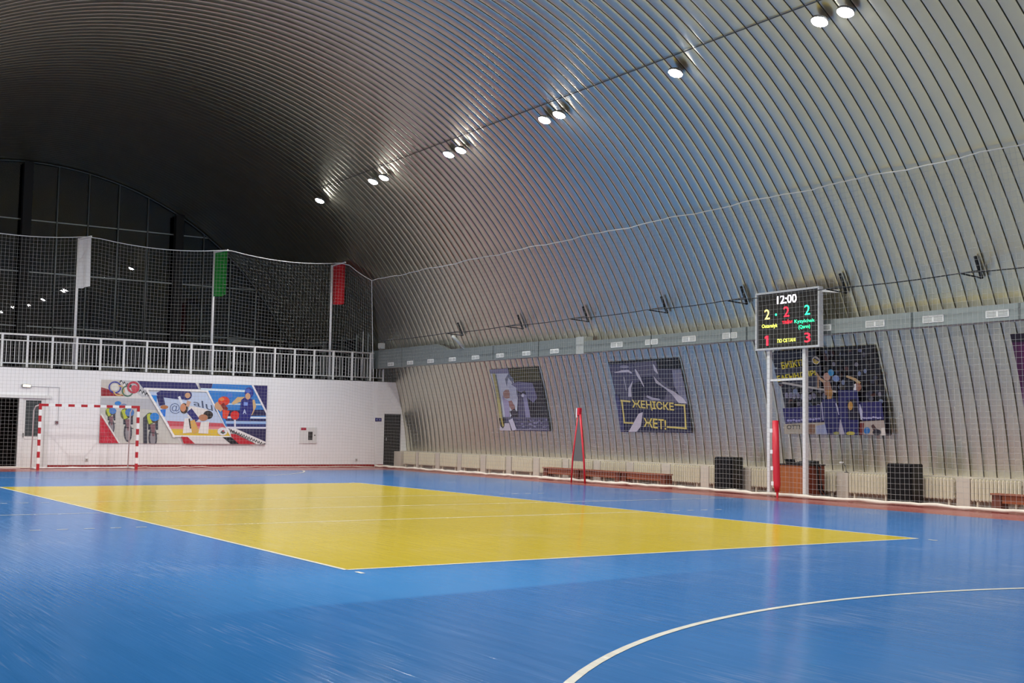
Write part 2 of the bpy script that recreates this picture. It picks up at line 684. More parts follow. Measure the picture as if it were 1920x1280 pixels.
m.box(15.62, 15.70, 36.75, 37.0, ZB, 5.08)
m.box(15.62, 15.70, 34.95, 35.2, ZB, 5.05)
m.box(15.62, 15.70, 35.2, 36.75, 4.88, 5.05)
m.box(15.62, 15.70, 35.2, 36.75, 4.05, 4.2)
m.build('door_frame', ALU, d4)
MB().box(15.66, 15.67, 35.2, 36.75, ZB, 4.9).build('glass', mat('dark_pane', '#101315', .05), d4)

# ------------------------------------------------------------------ balcony railing
ry = YW + .14
rl = thing('balcony_railing', (8, ry, ZB + .02), 'white tubular steel railing along the balcony edge', 'railing')
PX = [4.55 + .7803 * k for k in range(-5, 15)]          # post centres
xa, xb = PX[0] - .1, 16.02
MB().tube([(xa, ry, 4.34), (15.62, ry, 4.34)], .032, 8).build('top_rail', RAILW, rl, smooth=True)
MB().tube([(xa, ry, 4.14), (15.62, ry, 4.14)], .02, 8).build('middle_rail', RAILW, rl, smooth=True)
MB().tube([(xa, ry, 3.40), (xb, ry, 3.40)], .02, 8).build('bottom_rail', RAILW, rl, smooth=True)
for x in PX:
    MB().box(x - .032, x + .032, ry - .032, ry + .032, ZB + .02, 4.36).build('post', RAILW, rl)
MB().box(16.0, 16.05, ry - .025, ry + .025, ZB + .02, 3.75).build('post', RAILW, rl)
nb = 0
b0 = None
for i in range(len(PX)):
    x1 = PX[i + 1] if i + 1 < len(PX) else 16.02
    last = i + 1 >= len(PX)
    for j in range(1, 6 if not last else 4):
        x = PX[i] + (x1 - PX[i]) * j / (6 if not last else 4)
        if b0 is None:
            b0 = MB().tube([(x, ry, 3.40), (x, ry, 4.14)], .0105, 6).build('baluster', RAILW, rl)
            bx = x
        else:
            if last:
                MB().tube([(x, ry, 3.40), (x, ry, 3.75)], .0105, 6).build('baluster', RAILW, rl)
            else:
                b = b0.copy()
                C.objects.link(b)
                b.location = b0.location + Vector((x - bx, 0, 0))
        nb += 1
po = MB().tube([(15.36, ry + .45, ZB + .01), (15.36, ry + .45, 5.2)], .02, 8).build('pole', RAILW, None, (15.36, ry + .45, ZB), smooth=True)
tag(po, 'thin plain white pole standing behind the right end of the balcony railing', 'pole')

# radiators of the balcony, under the glazing


def radiator(name, loc, ncol, pitch, z0, z1, axis, label, group, paint=None):
    """sectional radiator; columns run along axis; loc at floor, centre of its length"""
    r = thing(name, loc, label, 'radiator', group)
    body = MB()
    Ln = ncol * pitch
    for i in range(ncol):
        c = -Ln / 2 + (i + .5) * pitch
        w = pitch * .36
        if axis == 'y':
            body.rbox(-.075, .055, c - w, c + w, z0, z1, min(.02, w * .6))
            body.box(-.02, .04, c - pitch * .5, c + pitch * .5, z0 + .05, z0 + .10)
            body.box(-.02, .04, c - pitch * .5, c + pitch * .5, z1 - .10, z1 - .05)
        else:
            body.rbox(c - w, c + w, -.075, .055, z0, z1, min(.02, w * .6))
            body.box(c - pitch * .5, c + pitch * .5, -.02, .04, z0 + .05, z0 + .10)
            body.box(c - pitch * .5, c + pitch * .5, -.02, .04, z1 - .10, z1 - .05)
    ob = body.build('sections', paint or CREAM)
    ob.parent = r
    for sd in (-.38, .38):
        foot = MB()
        if axis == 'y':
            foot.box(-.03, .03, sd * Ln - .02, sd * Ln + .02, 0, z0 + .06)
        else:
            foot.box(sd * Ln - .02, sd * Ln + .02, -.03, .03, 0, z0 + .06)
        fo = foot.build('foot', paint or CREAM)
        fo.parent = r
    return r


brx = [(3.0, 1.0), (4.95, 1.1), (6.45, 1.1), (7.95, 1.1), (9.55, 1.1), (11.18, 1.1), (12.33, 1.1)]
bl = ['behind the railing at the left picture edge', 'behind the railing just left of the white flag pole',
      'behind the railing just right of the white flag pole', 'behind the railing midway between white and green flag poles',
      'behind the railing at the green flag pole', 'behind the railing right of the green flag pole',
      'behind the railing left of the framed glass door']
BRC = mat('balcony_radiator_paint', '#8b8d80', .5)
r0 = radiator('balcony_radiator', (brx[0][0], YE - .62, ZB - .03), 12, .092, .15, .70, 'x',
              'grey radiator under the dark glazing, ' + bl[0], 'radiators under the glazed end', BRC)
for (x, w), t in zip(brx[1:], bl[1:]):
    dup(r0, (x, YE - .62, ZB - .03), 'grey radiator under the dark glazing, ' + t)

# ------------------------------------------------------------------ flags, poles
FL = [(4.50, '#dfe2e4', 'white'), (9.22, '#0f8a2a', 'green'), (13.90, '#b3121c', 'red')]
for x, c, nm in FL:
    p = thing("flag_pole", (x, ry + .12, ZB + .02),
              'tall white pole with a short top arm carrying the %s flag above the balcony railing' % nm, 'pole', 'flag poles on the balcony')
    py = ry + .12
    TX, TY, TZ = (x + .22, 29.70, 7.69) if x < 13 else (13.88, 29.40, 7.61)
    if x > 13:
        x = 13.82
        p.location.x = x
    MB().tube([(x, py, ZB + .02), (x, py, TZ)], .045, 10).build('shaft', RAILW, p, smooth=True)
    MB().bar((x, py, TZ - .03), (TX, TY + .02, TZ), .05).build('arm', RAILW, p)
    fm = MB()
    NX, NZ = 10, 14
    H = {'white': 1.62, 'green': 1.55, 'red': 1.50}[nm]
    for side in (0, 1):
        for i in range(NX + 1):
            t = .06 + .90 * i / NX
            for j in range(NZ + 1):
                s = j / NZ
                wv = .035 * math.sin(t * 9 + x) * (.25 + s)
                yy = py + (TY - py) * t
                xx = x + (TX - x) * t + wv + (.004 if side else 0)
                fm.v.append((xx, yy + .03 * s * math.sin(t * 5), 7.63 + (TZ - .04 - 7.63) * t - s * H * (1 + .02 * math.sin(t * 3))))
    for side in (0, 1):
        o0 = side * (NX + 1) * (NZ + 1)
        for i in range(NX):
            for j in range(NZ):
                a = o0 + i * (NZ + 1) + j
                q = (a, a + 1, a + NZ + 2, a + NZ + 1)
                fm.f.append(q if side else q[::-1])
                fm.mi.append(0)
    f = fm.build('flag', mat('flag_' + nm, c, .8), None, (x, py - .35, 7.62), smooth=True)
    tag(f, 'plain %s cloth flag hanging from the arm of its white pole' % nm, 'flag', 'flags above the balcony')

# ------------------------------------------------------------------ safety nets


def net(name, top, mid, bot, L, label, cell=.12, nh=60, wob=.05, seed=1, rope_r=.013, base_r=.045):
    """a net between polyline functions top(s), mid(s), bot(s), s in [0, L]"""
    rr = random.Random(seed)
    ph = [rr.uniform(0, 6.28) for _ in range(8)]

    def P(s, t):                      # t = 0 top .. 1 bottom
        a, b, c = Vector(top(s)), Vector(mid(s)), Vector(bot(s))
        tm = .32
        p = a.lerp(b, t / tm) if t < tm else b.lerp(c, (t - tm) / (1 - tm))
        k = math.sin(PI * min(1, max(0, t)))
        w = wob * k * (math.sin(s * .9 + ph[0] + t * 3) + .6 * math.sin(s * 2.3 + ph[1] - t * 4)) * .6
        return p, w

    root = thing(name, bot(L / 2), label, 'net')
    cords = MB()
    nv = int(L / cell)
    NT = 14
    r = .0024
    nrm = Vector((1, 0, 0)) if name.endswith('x') else None

    def pt(s, t):
        p, w = P(s, t)
        q = Vector(bot(min(L, s + .05))) - Vector(bot(max(0, s - .05)))
        n = Vector((-q.y, q.x, 0)).normalized()
        return p + n * w + Vector((0, 0, .012 * math.sin(s * 3.1 + ph[2]) * math.sin(t * 9)))
    for i in range(nv + 1):
        s = L * i / nv
        cords.tube([pt(s, j / NT) for j in range(NT + 1)], r, 3, cap=False)
    ns = int(L / .45)
    for j in range(1, nh):
        t = j / nh
        cords.tube([pt(L * i / ns, t) for i in range(ns + 1)], r, 3, cap=False)
    cords.build('mesh_cords', CORD, root)
    MB().tube([pt(L * i / ns, 0) for i in range(ns + 1)], rope_r, 6).build('top_rope', ROPEW, root)
    base = []
    n2 = int(L / .22)
    for i in range(n2 + 1):
        s = L * i / n2
        p = pt(s, 1)
        base.append(p + Vector((rr.uniform(-.012, .012), rr.uniform(-.012, .012), base_r + rr.uniform(-.008, .014))))
    MB().tube(base, [base_r * rr.uniform(.75, 1.15) for _ in base], 7).build('base_rope', ROPE, root, smooth=True)
    return root, pt


tips = [(-.0, 29.66, 7.68), (4.72, 29.66, 7.68), (9.44, 29.66, 7.68), (13.9, 29.38, 7.60), (14.42, 28.3, 6.87)]


def etop(s):
    x = s
    for i in range(len(tips) - 1):
        a, b = tips[i], tips[i + 1]
        d0 = etop.acc[i]
        d1 = etop.acc[i + 1]
        if s <= d1 or i == len(tips) - 2:
            t = min(1, (s - d0) / (d1 - d0))
            p = Vector(a).lerp(Vector(b), t)
            p.z -= (.20 if i < 3 else .05) * 4 * t * (1 - t)
            return p


etop.acc = [0, 4.72, 9.44, 13.9, 15.45]


def ebot(s):
    return Vector((s, 29.86, .01)) if s < 14.12 else Vector((s, 29.86 - (s - 14.12) * .10, .01))


def emid(s):
    return etop(s).lerp(ebot(s), .32)


net_e, pe = net('safety_net', etop, emid, ebot, 15.45,
                'fine white safety net hanging from the flag poles in front of the white end wall', wob=.02, nh=64, seed=2, base_r=.016)
MB().tube([pe(15.45, j / 20) for j in range(21)], .012, 6).build('edge_rope', ROPEW, net_e)

LS = 31.5


def stop(s):
    return Vector((14.45, 28.3 - s * 29.8 / LS, 6.87 + .02 * math.sin(s * 1.9) + .012 * math.sin(s * 4.7)))


def smid(s):
    return Vector((15.17, 29.0 - s * 30.5 / LS, 4.71))


def sbot(s):
    return Vector((15.47 + .04 * math.sin(s * .8), 29.72 - s * 31.22 / LS, .01))


net_s, ps = net('safety_net', stop, smid, sbot, LS,
                'fine white safety net along the ribbed side wall, behind it posters and radiators', wob=.035, nh=60, seed=5)

# ------------------------------------------------------------------ art helper (posters, mural, screen)


def invbil(p, q):
    """inverse bilinear: quad q = TL, TR, BR, BL -> (u, v) with v down"""
    u = v = .5
    for _ in range(12):
        tl, tr, br, bl_ = q
        def f(u, v):
            return ((1 - u) * (1 - v) * tl[0] + u * (1 - v) * tr[0] + u * v * br[0] + (1 - u) * v * bl_[0] - p[0],
                    (1 - u) * (1 - v) * tl[1] + u * (1 - v) * tr[1] + u * v * br[1] + (1 - u) * v * bl_[1] - p[1])
        fx, fy = f(u, v)
        e = 1e-4
        ax, ay = f(u + e, v)
        bx_, by_ = f(u, v + e)
        j11, j21 = (ax - fx) / e, (ay - fy) / e
        j12, j22 = (bx_ - fx) / e, (by_ - fy) / e
        det = j11 * j22 - j12 * j21
        u -= (fx * j22 - fy * j12) / det
        v -= (fy * j11 - fx * j21) / det
    return u, v


def clip01(poly):
    for ax, lim, sg in ((0, 0, 1), (0, 1, -1), (1, 0, 1), (1, 1, -1)):
        out = []
        for i in range(len(poly)):
            a, b = poly[i - 1], poly[i]
            ia, ib = (a[ax] - lim) * sg >= 0, (b[ax] - lim) * sg >= 0
            if ia != ib:
                t = (lim - a[ax]) / (b[ax] - a[ax])
                out.append((a[0] + (b[0] - a[0]) * t, a[1] + (b[1] - a[1]) * t))
            if ib:
                out.append(b)
        poly = out
        if len(poly) < 3:
            return []
    return poly


_tc = {}


def text_polys(s, off=.022):
    if (s, off) in _tc:
        return _tc[(s, off)]
    cu = bpy.data.curves.new('t', 'FONT')
    cu.body = s
    cu.resolution_u = 3
    cu.offset = off
    ob = bpy.data.objects.new('t', cu)
    C.objects.link(ob)
    dg = bpy.context.evaluated_depsgraph_get()
    dg.update()
    me = bpy.data.meshes.new_from_object(ob.evaluated_get(dg))
    P = [[(me.vertices[i].co.x, me.vertices[i].co.y) for i in p.vertices] for p in me.polygons]
    bpy.data.objects.remove(ob)
    bpy.data.curves.remove(cu)
    bpy.data.meshes.remove(me)
    xs = [p[0] for q in P for p in q]
    yy = [p[1] for q in P for p in q]
    x0, x1, y0, y1 = min(xs), max(xs), min(yy), max(yy)
    _tc[(s, off)] = [[((a - x0) / (x1 - x0), 1 - (b - y0) / (y1 - y0)) for a, b in q] for q in P]
    return _tc[(s, off)]


class Art:
    def __init__(self, quad):
        self.q = quad
        self.L = []        # (list of polygons in crop px, colour)

    def poly(self, pts, c):
        self.L.append(([pts], c))
        return self

    def ell(self, cx, cy, rx, ry_, c, rot=0, n=18):
        a = math.radians(rot)
        pts = []
        for i in range(n):
            t = 2 * PI * i / n
            x, y = rx * math.cos(t), ry_ * math.sin(t)
            pts.append((cx + x * math.cos(a) - y * math.sin(a), cy + x * math.sin(a) + y * math.cos(a)))
        return self.poly(pts, c)

    def line(self, pts, w, c):
        ps = []
        for a, b in zip(pts[:-1], pts[1:]):
            dx, dy = b[0] - a[0], b[1] - a[1]
            l = math.hypot(dx, dy) or 1
            ox, oy = -dy / l * w / 2, dx / l * w / 2
            ex, ey = dx / l * w * .2, dy / l * w * .2
            ps.append([(a[0] - ex + ox, a[1] - ey + oy), (b[0] + ex + ox, b[1] + ey + oy), (b[0] + ex - ox, b[1] + ey - oy), (a[0] - ex - ox, a[1] - ey - oy)])
        self.L.append((ps, c))
        return self

    def limb(self, pts, ws, c):
        """tapered limb"""
        lft, rgt = [], []
        for i, p in enumerate(pts):
            a, b = pts[max(0, i - 1)], pts[min(len(pts) - 1, i + 1)]
            dx, dy = b[0] - a[0], b[1] - a[1]
            l = math.hypot(dx, dy) or 1
            lft.append((p[0] - dy / l * ws[i] / 2, p[1] + dx / l * ws[i] / 2))
            rgt.append((p[0] + dy / l * ws[i] / 2, p[1] - dx / l * ws[i] / 2))
        return self.poly(lft + rgt[::-1], c)

    def ring(self, cx, cy, r, w, c, n=20):
        ps = []
        for i in range(n):
            a, b = 2 * PI * i / n, 2 * PI * (i + 1) / n
            ps.append([(cx + r * math.cos(a), cy + r * math.sin(a)), (cx + r * math.cos(b), cy + r * math.sin(b)),
                       (cx + (r - w) * math.cos(b), cy + (r - w) * math.sin(b)), (cx + (r - w) * math.cos(a), cy + (r - w) * math.sin(a))])
        self.L.append((ps, c))
        return self

    def text(self, s, quad, c, off=.022):
        """text stretched into a quad TL, TR, BR, BL (crop px)"""
        tl, tr, br, bl_ = quad
        ps = []
        for poly in text_polys(s, off):
            ps.append([((1 - u) * (1 - v) * tl[0] + u * (1 - v) * tr[0] + u * v * br[0] + (1 - u) * v * bl_[0],
                        (1 - u) * (1 - v) * tl[1] + u * (1 - v) * tr[1] + u * v * br[1] + (1 - u) * v * bl_[1]) for u, v in poly])
        self.L.append((ps, c))
        return self

    def build(self, name, mapf, parent=None, at=None, bands=0, step=.0012, base='#ffffff', mats=None, off0=0.0, thick=.006):
        """mapf(u, v, d) -> world point at distance d in front of the surface (v down)"""
        mb = MB()
        order, idx = [], {}

        def mi(c):
            if c not in idx:
                idx[c] = len(order)
                order.append(mats[c] if mats and c in mats else print_mat(c))
            return idx[c]
        layers = [([[(0, 0), (1, 0), (1, 1), (0, 1)]], base, True)] + [(p, c, False) for p, c in self.L]
        for li, (polys, c, uvd) in enumerate(layers):
            bm = bmesh.new()
            for P in polys:
                uv = P if uvd else [invbil(p, self.q) for p in P]
                uv = clip01(uv)
                if len(uv) < 3:
                    continue
                vs = [Vector((a, b, 0)) for a, b in uv]
                bv = [bm.verts.new(v) for v in vs]
                for t in tessellate_polygon([vs]):
                    try:
                        bm.faces.new([bv[i] for i in t])
                    except ValueError:
                        pass
            for k in range(1, bands):
                bmesh.ops.bisect_plane(bm, geom=bm.verts[:] + bm.edges[:] + bm.faces[:], plane_co=(0, k / bands, 0), plane_no=(0, 1, 0))
            n = len(mb.v)
            bm.verts.index_update()
            for v in bm.verts:
                mb.v.append(tuple(mapf(v.co.x, v.co.y, off0 + li * step)))
            m_ = mi(c)
            for f in bm.faces:
                ids = [n + v.index for v in f.verts]
                a2 = 0
                fv = [v.co for v in f.verts]
                for i in range(len(fv)):
                    a2 += fv[i - 1].x * fv[i].y - fv[i].x * fv[i - 1].y
                mb.f.append(tuple(ids) if a2 < 0 else tuple(reversed(ids)))
                mb.mi.append(m_)
            bm.free()
        # backing sheet edge
        e = [(0, 0), (1, 0), (1, 1), (0, 1)]
        nb_ = max(1, bands)
        m_ = mi(base)
        for (a, b) in zip(e, e[1:] + e[:1]):
            for k in range(nb_):
                p = (a[0] + (b[0] - a[0]) * k / nb_, a[1] + (b[1] - a[1]) * k / nb_)
                q = (a[0] + (b[0] - a[0]) * (k + 1) / nb_, a[1] + (b[1] - a[1]) * (k + 1) / nb_)
                mb.quad(tuple(mapf(*p, off0)), tuple(mapf(*q, off0)), tuple(mapf(*q, off0 - thick)), tuple(mapf(*p, off0 - thick)), m_)
        return mb.build(name, order, parent, at)


# ------------------------------------------------------------------ mural on the white wall
MU = Art([(65, 65), (1865, 130), (1845, 770), (35, 755)])
MU.poly([(60, 60), (260, 70), (330, 250), (60, 245)], '#c9c2bb')
MU.poly([(60, 150), (130, 170), (300, 245), (60, 245)], '#8e1b26')
MU.poly([(430, 78), (1055, 102), (1090, 170), (470, 160)], '#2c2a63')
MU.poly([(230, 70), (430, 78), (560, 250), (480, 258), (330, 130)], '#bdbfc4')
for i in range(9):
    x, y = 250 + i * 33, 84 + i * 17
    MU.line([(x, y + 14), (x + 14, y - 10), (x + 30, y + 16)], 9, '#26262c')
    MU.line([(x + 10, y + 26), (x + 24, y + 6)], 6, '#f1f1f1')
MU.ring(200, 150, 66, 14, '#39409a').ring(240, 185, 60, 14, '#cba86b').ring(330, 190, 62, 14, '#46705c').ring(390, 150, 66, 22, '#b5384a')
MU.ell(200, 150, 40, 40, '#d8d6cf').ell(400, 160, 34, 34, '#c24a58')
# cyclists panel
MU.poly([(60, 262), (560, 275), (900, 765), (30, 755)], '#c3c3bd')
MU.poly([(60, 262), (560, 275), (640, 400), (55, 345)], '#b4b6bd')


def cyclist(a, x, y, s, helm):
    a.limb([(x - 30 * s, y + 20 * s), (x - 36 * s, y + 120 * s)], [40 * s, 26 * s], '#30333f')
    a.limb([(x + 38 * s, y + 20 * s), (x + 44 * s, y + 120 * s)], [36 * s, 24 * s], '#3a3d49')
    a.ell(x, y + 210 * s, 46 * s, 110 * s, '#4a4b55')
    a.ell(x, y + 215 * s, 28 * s, 85 * s, '#8d8a90')
    a.limb([(x, y + 60 * s), (x + 6 * s, y + 190 * s)], [60 * s, 20 * s], '#7e5a62')
    a.limb([(x - 40 * s, y + 150 * s), (x + 60 * s, y + 165 * s)], [10 * s, 8 * s], '#2c2d34')
    a.ell(x - 28 * s, y, 52 * s, 66 * s, '#5d6a3e')
    a.poly([(x - 70 * s, y - 40 * s), (x - 30 * s, y - 56 * s), (x + 2 * s, y + 40 * s), (x - 40 * s, y + 60 * s)], '#b5c03a')
    a.ell(x + 22 * s, y + 12 * s, 40 * s, 34 * s, '#4b4238')
    a.ell(x + 20 * s, y - 18 * s, 50 * s, 46 * s, helm)


cyclist(MU, 160, 420, .75, '#4f7fc0')
cyclist(MU, 330, 440, .95, '#4a78b6')
MU.ell(230, 325, 34, 24, '#2f80cc').ell(290, 345, 30, 18, '#7d88a8')
cyclist(MU, 590, 490, 1.0, '#2a7fce')
MU.poly([(490, 480), (530, 440), (530, 760), (490, 760)], '#3b3d49')
MU.poly([(50, 450), (230, 755), (30, 755)], '#bd2238')
for k in range(6):
    MU.line([(55 + k * 16, 560 + k * 30), (75 + k * 22, 752)], 5, '#d8485c')
MU.line([(58, 440), (245, 765)], 14, '#e6e4e2')
# judo panel
MU.poly([(545, 195), (1180, 205), (1440, 680), (800, 668)], '#b9c9e2')
MU.poly([(740, 515), (1350, 540), (1385, 580), (770, 575)], '#c0505c')
MU.poly([(765, 572), (1385, 580), (1400, 605), (780, 600)], '#d9848a')
MU.poly([(780, 602), (1400, 608), (1440, 680), (800, 668)], '#d9b93c')
MU.poly([(560, 232), (640, 238), (630, 320)], '#2b86d8').poly([(665, 400), (730, 370), (722, 470), (700, 468)], '#2b74d2')
MU.text('@', [(770, 320), (880, 325), (880, 440), (770, 435)], '#5b6d96', 0)
MU.text('aluu', [(1025, 285), (1330, 325), (1345, 440), (1030, 345)], '#45526e', 0)
MU.limb([(640, 240), (700, 215), (860, 225), (960, 240)], [60, 90, 110, 90], '#2b2a66')
MU.limb([(665, 235), (690, 345)], [72, 66], '#26255c').ell(712, 365, 42, 22, '#b0703c')
MU.ell(950, 235, 62, 54, '#2b2a66').ell(965, 238, 30, 30, '#c79a74')
MU.limb([(870, 250), (905, 330)], [26, 26], '#dfe3ea')
MU.ell(925, 380, 44, 58, '#3a2c26').ell(915, 372, 32, 44, '#c98a66')
MU.limb([(980, 300), (960, 360)], [44, 34], '#c9a087')
MU.poly([(985, 350), (1180, 390), (1230, 450), (1100, 520), (960, 470)], '#dedad6')
MU.limb([(980, 400), (1070, 510)], [70, 60], '#2c2b70')
MU.ell(1190, 450, 54, 46, '#26211f').ell(1135, 480, 52, 36, '#b27a58')
MU.poly([(930, 490), (990, 480), (1010, 640), (910, 650)], '#e2dedb').poly([(1110, 530), (1200, 520), (1190, 655), (1080, 650)], '#e0dcd8')
MU.limb([(1010, 510), (1040, 600), (1060, 640)], [60, 70, 60], '#d1a659').limb([(980, 490), (995, 600)], [16, 14], '#1f1c22')
MU.ell(1350, 630, 56, 44, '#dcdde0').poly([(1325, 640), (1350, 615), (1385, 640), (1355, 660)], '#46584f').ell(1360, 625, 12, 10, '#b8333f')
MU.line([(500, 165), (1190, 190)], 22, '#ecebea').line([(530, 180), (820, 690)], 22, '#ecebea')
MU.line([(1175, 185), (1460, 700)], 22, '#ecebea').line([(800, 680), (1450, 690)], 20, '#ecebea')
# boxing panel
MU.poly([(1085, 105), (1240, 110), (1220, 165), (1110, 162)], '#2f2d62')
MU.poly([(1240, 112), (1690, 128), (1850, 440), (1845, 600), (1390, 585), (1190, 190), (1225, 165)], '#2f7ac6')
MU.line([(1110, 170), (1600, 192)], 24, '#cfe3ee').line([(1320, 330), (1850, 340)], 18, '#b6d4ea')
MU.poly([(1340, 400), (1850, 395), (1850, 460), (1370, 465)], '#25244e').line([(1370, 475), (1850, 482)], 20, '#d6e2f2')
MU.poly([(1380, 490), (1850, 495), (1850, 520), (1395, 520)], '#2a2a58').line([(1390, 530), (1850, 535)], 26, '#9dbbe4')
MU.poly([(1395, 548), (1850, 552), (1850, 580), (1400, 578)], '#2f3570').line([(1390, 588), (1850, 592)], 20, '#dfe0ee')
MU.limb([(1490, 500), (1492, 590)], [22, 16], '#d8dcea')
MU.ell(1305, 350, 44, 44, '#c79a72').limb([(1290, 340), (1345, 400)], [60, 50], '#c79a72')
MU.ell(1365, 300, 66, 50, '#d23a26').ell(1340, 280, 30, 20, '#e07f3e').limb([(1345, 330), (1395, 400)], [44, 50], '#7c2a24')
MU.limb([(1390, 400), (1375, 490)], [84, 50], '#d6432a').ell(1490, 455, 52, 48, '#cf2a26').ell(1430, 240, 36, 26, '#4f78cc')
MU.limb([(1460, 330), (1530, 285), (1600, 280)], [26, 60, 50], '#cfae7c').limb([(1690, 290), (1710, 360), (1670, 450)], [56, 50, 34], '#cfae7c')
MU.poly([(1560, 290), (1600, 260), (1690, 280), (1700, 400), (1650, 520), (1530, 510)], '#272a78')
MU.poly([(1590, 310), (1640, 315), (1635, 350), (1590, 350)], '#7f9ae0').text('A', [(1580, 390), (1620, 390), (1620, 440), (1580, 440)], '#c6d2ee')
MU.ell(1652, 210, 52, 60, '#26358f').ell(1638, 248, 30, 36, '#cfa27e').ell(1640, 190, 34, 22, '#4d66bd')
MU.poly([(1700, 130), (1870, 132), (1860, 420)], '#2f2b62').line([(1690, 125), (1865, 445)], 20, '#e6e4e8')
# lower right stripes
MU.poly([(1440, 600), (1850, 602), (1845, 770), (1790, 768), (1560, 640)], '#2b2750')
MU.poly([(890, 685), (1345, 690), (1440, 768), (925, 765)], '#d5d2d2').poly([(890, 685), (960, 688), (1045, 766), (920, 764)], '#b11f2e')
MU.poly([(1345, 692), (1440, 690), (1560, 770), (1450, 768)], '#1e1f24').poly([(1440, 655), (1500, 660), (1730, 770), (1540, 770), (1450, 690)], '#b4202f')
MU.poly([(1425, 600), (1500, 600), (1850, 745), (1830, 770), (1740, 768)], '#e4e2e2')
for i in range(14):
    x, y = 1436 + i * 29, 612 + i * 11.4
    MU.line([(x, y + 22), (x + 12, y - 4), (x + 26, y + 26)], 7, '#1d1d22')
mural = MU.build('mural', lambda u, v, d: Vector((5.36 + u * 5.88, YW - .012 - d, 2.96 - v * 2.13)), None, (8.3, YW - .01, 1.9), base='#d7d5d4', step=.0004)
tag(mural, 'wide sports collage print on the white end wall with cyclists, judo fighters and a boxer', 'mural')

# ------------------------------------------------------------------ posters on the ribbed wall


def vmap(y_left, y_right, z_top=3.51, z_bot=1.46):
    def f(u, v, d):
        z = z_top + (z_bot - z_top) * v
        r = RA - .035 - d
        x = XC + math.sqrt(r * r - (z - ZC) ** 2)
        return Vector((x, y_left + (y_right - y_left) * u, z))
    return f


P1 = Art([(90, 195), (940, 130), (1120, 1180), (270, 1180)])
P1.poly([(90, 170), (430, 165), (440, 250), (110, 260)], '#7e7c98')
P1.poly([(430, 150), (940, 130), (1000, 380), (520, 420)], '#2c2a16')
for k in range(7):
    P1.line([(445 + k * 6, 195 + k * 28), (955 + k * 9, 165 + k * 34)], 9, '#6d6a34')
P1.poly([(520, 400), (1000, 360), (1080, 900), (1100, 980), (520, 960)], '#1c1a22')
P1.poly([(115, 260), (430, 250), (520, 380), (575, 640), (560, 860), (500, 900), (440, 960), (240, 960), (190, 640)], '#c4c8d6')
P1.poly([(370, 340), (440, 250), (520, 340), (500, 420), (430, 320), (390, 470)], '#6d7388')
P1.poly([(470, 420), (600, 380), (840, 400), (910, 640), (840, 720), (740, 640), (700, 520), (640, 560), (560, 520)], '#6b6a8c')
P1.poly([(575, 560), (640, 580), (700, 700), (800, 1000), (740, 1060), (580, 1000)], '#4e4c68')
P1.poly([(660, 560), (730, 600), (800, 1000), (720, 1040)], '#8583a6').ell(665, 605, 24, 26, '#c9c9dc')
P1.poly([(420, 400), (560, 480), (570, 640), (560, 820), (450, 680)], '#b9bdd0')
P1.poly([(320, 560), (360, 520), (420, 515), (440, 560), (435, 650), (380, 660), (325, 640)], '#a07a70').poly([(300, 600), (340, 660), (420, 700), (430, 960), (350, 980)], '#9c94b6')
P1.poly([(410, 700), (470, 690), (520, 780), (530, 830), (470, 845), (430, 790)], '#8e6660').poly([(430, 870), (520, 820), (580, 900), (480, 960)], '#2c2434')
P1.poly([(240, 960), (1110, 960), (1120, 1180), (270, 1180)], '#4b4964')
rp = random.Random(11)
for k in range(26):
    x, y = 560 + rp.random() * 520, 990 + rp.random() * 150
    P1.ell(x, y, 14 + rp.random() * 16, 6 + rp.random() * 8, rp.choice(['#77759a', '#8c8aad', '#2c2a3a', '#5f5d80']))
P1.poly([(270, 1060), (440, 1060), (480, 1180), (272, 1180)], '#bdb6c4').poly([(430, 1010), (500, 980), (580, 1170), (500, 1178)], '#c2bfd2')
P1.poly([(165, 260), (215, 262), (310, 960), (330, 1130), (290, 1120), (250, 900)], '#b0a668')
P1.poly([(255, 980), (350, 970), (360, 1100), (330, 1150), (280, 1100)], '#2a2418').line([(300, 985), (335, 1110)], 26, '#b2a24e')
P1.line([(560, 1160), (1090, 1150)], 12, '#8d8baa')
p1 = P1.build('poster', vmap(23.25, 20.36), None, (16.5, 21.8, 1.46), bands=12, base='#39374a')
tag(p1, 'grey and white poster of a wrestler in a white jacket, leftmost on the ribbed wall', 'poster', 'posters on the ribbed wall')

P2 = Art([(110, 170), (1070, 105), (1215, 1180), (235, 1160)])
P2.poly([(110, 150), (1070, 90), (1075, 140), (115, 200)], '#141318')
P2.poly([(780, 130), (1075, 110), (1110, 260), (800, 260)], '#14130c')
P2.poly([(130, 210), (460, 200), (600, 560), (420, 700), (200, 760)], '#50506a')
P2.poly([(460, 180), (780, 150), (800, 380), (1000, 600), (1040, 760), (560, 760), (600, 500)], '#5a586e')
P2.poly([(560, 380), (740, 370), (900, 560), (860, 700), (600, 690)], '#2b2b42')
P2.poly([(420, 480), (540, 440), (600, 560), (560, 700), (420, 700)], '#23243a')
P2.poly([(980, 280), (1110, 270), (1190, 800), (1120, 780), (990, 500)], '#7d7f98')
P2.limb([(190, 315), (250, 310), (300, 300), (390, 295), (435, 325)], [10, 18, 34, 36, 16], '#c9c6d8').ell(340, 235, 66, 20, '#8d8ba4')
P2.limb([(320, 380), (335, 570)], [10, 8], '#bdbccc')
P2.limb([(490, 270), (520, 350), (560, 440), (590, 520)], [14, 40, 20, 8], '#c8c6d4')
P2.limb([(745, 200), (765, 280), (790, 330)], [14, 40, 12], '#c2c0d0')
P2.limb([(735, 370), (770, 450), (870, 530), (980, 610), (1070, 710), (1150, 810), (1190, 930)], [6, 40, 16, 50, 90, 60, 14], '#b9b6c6')
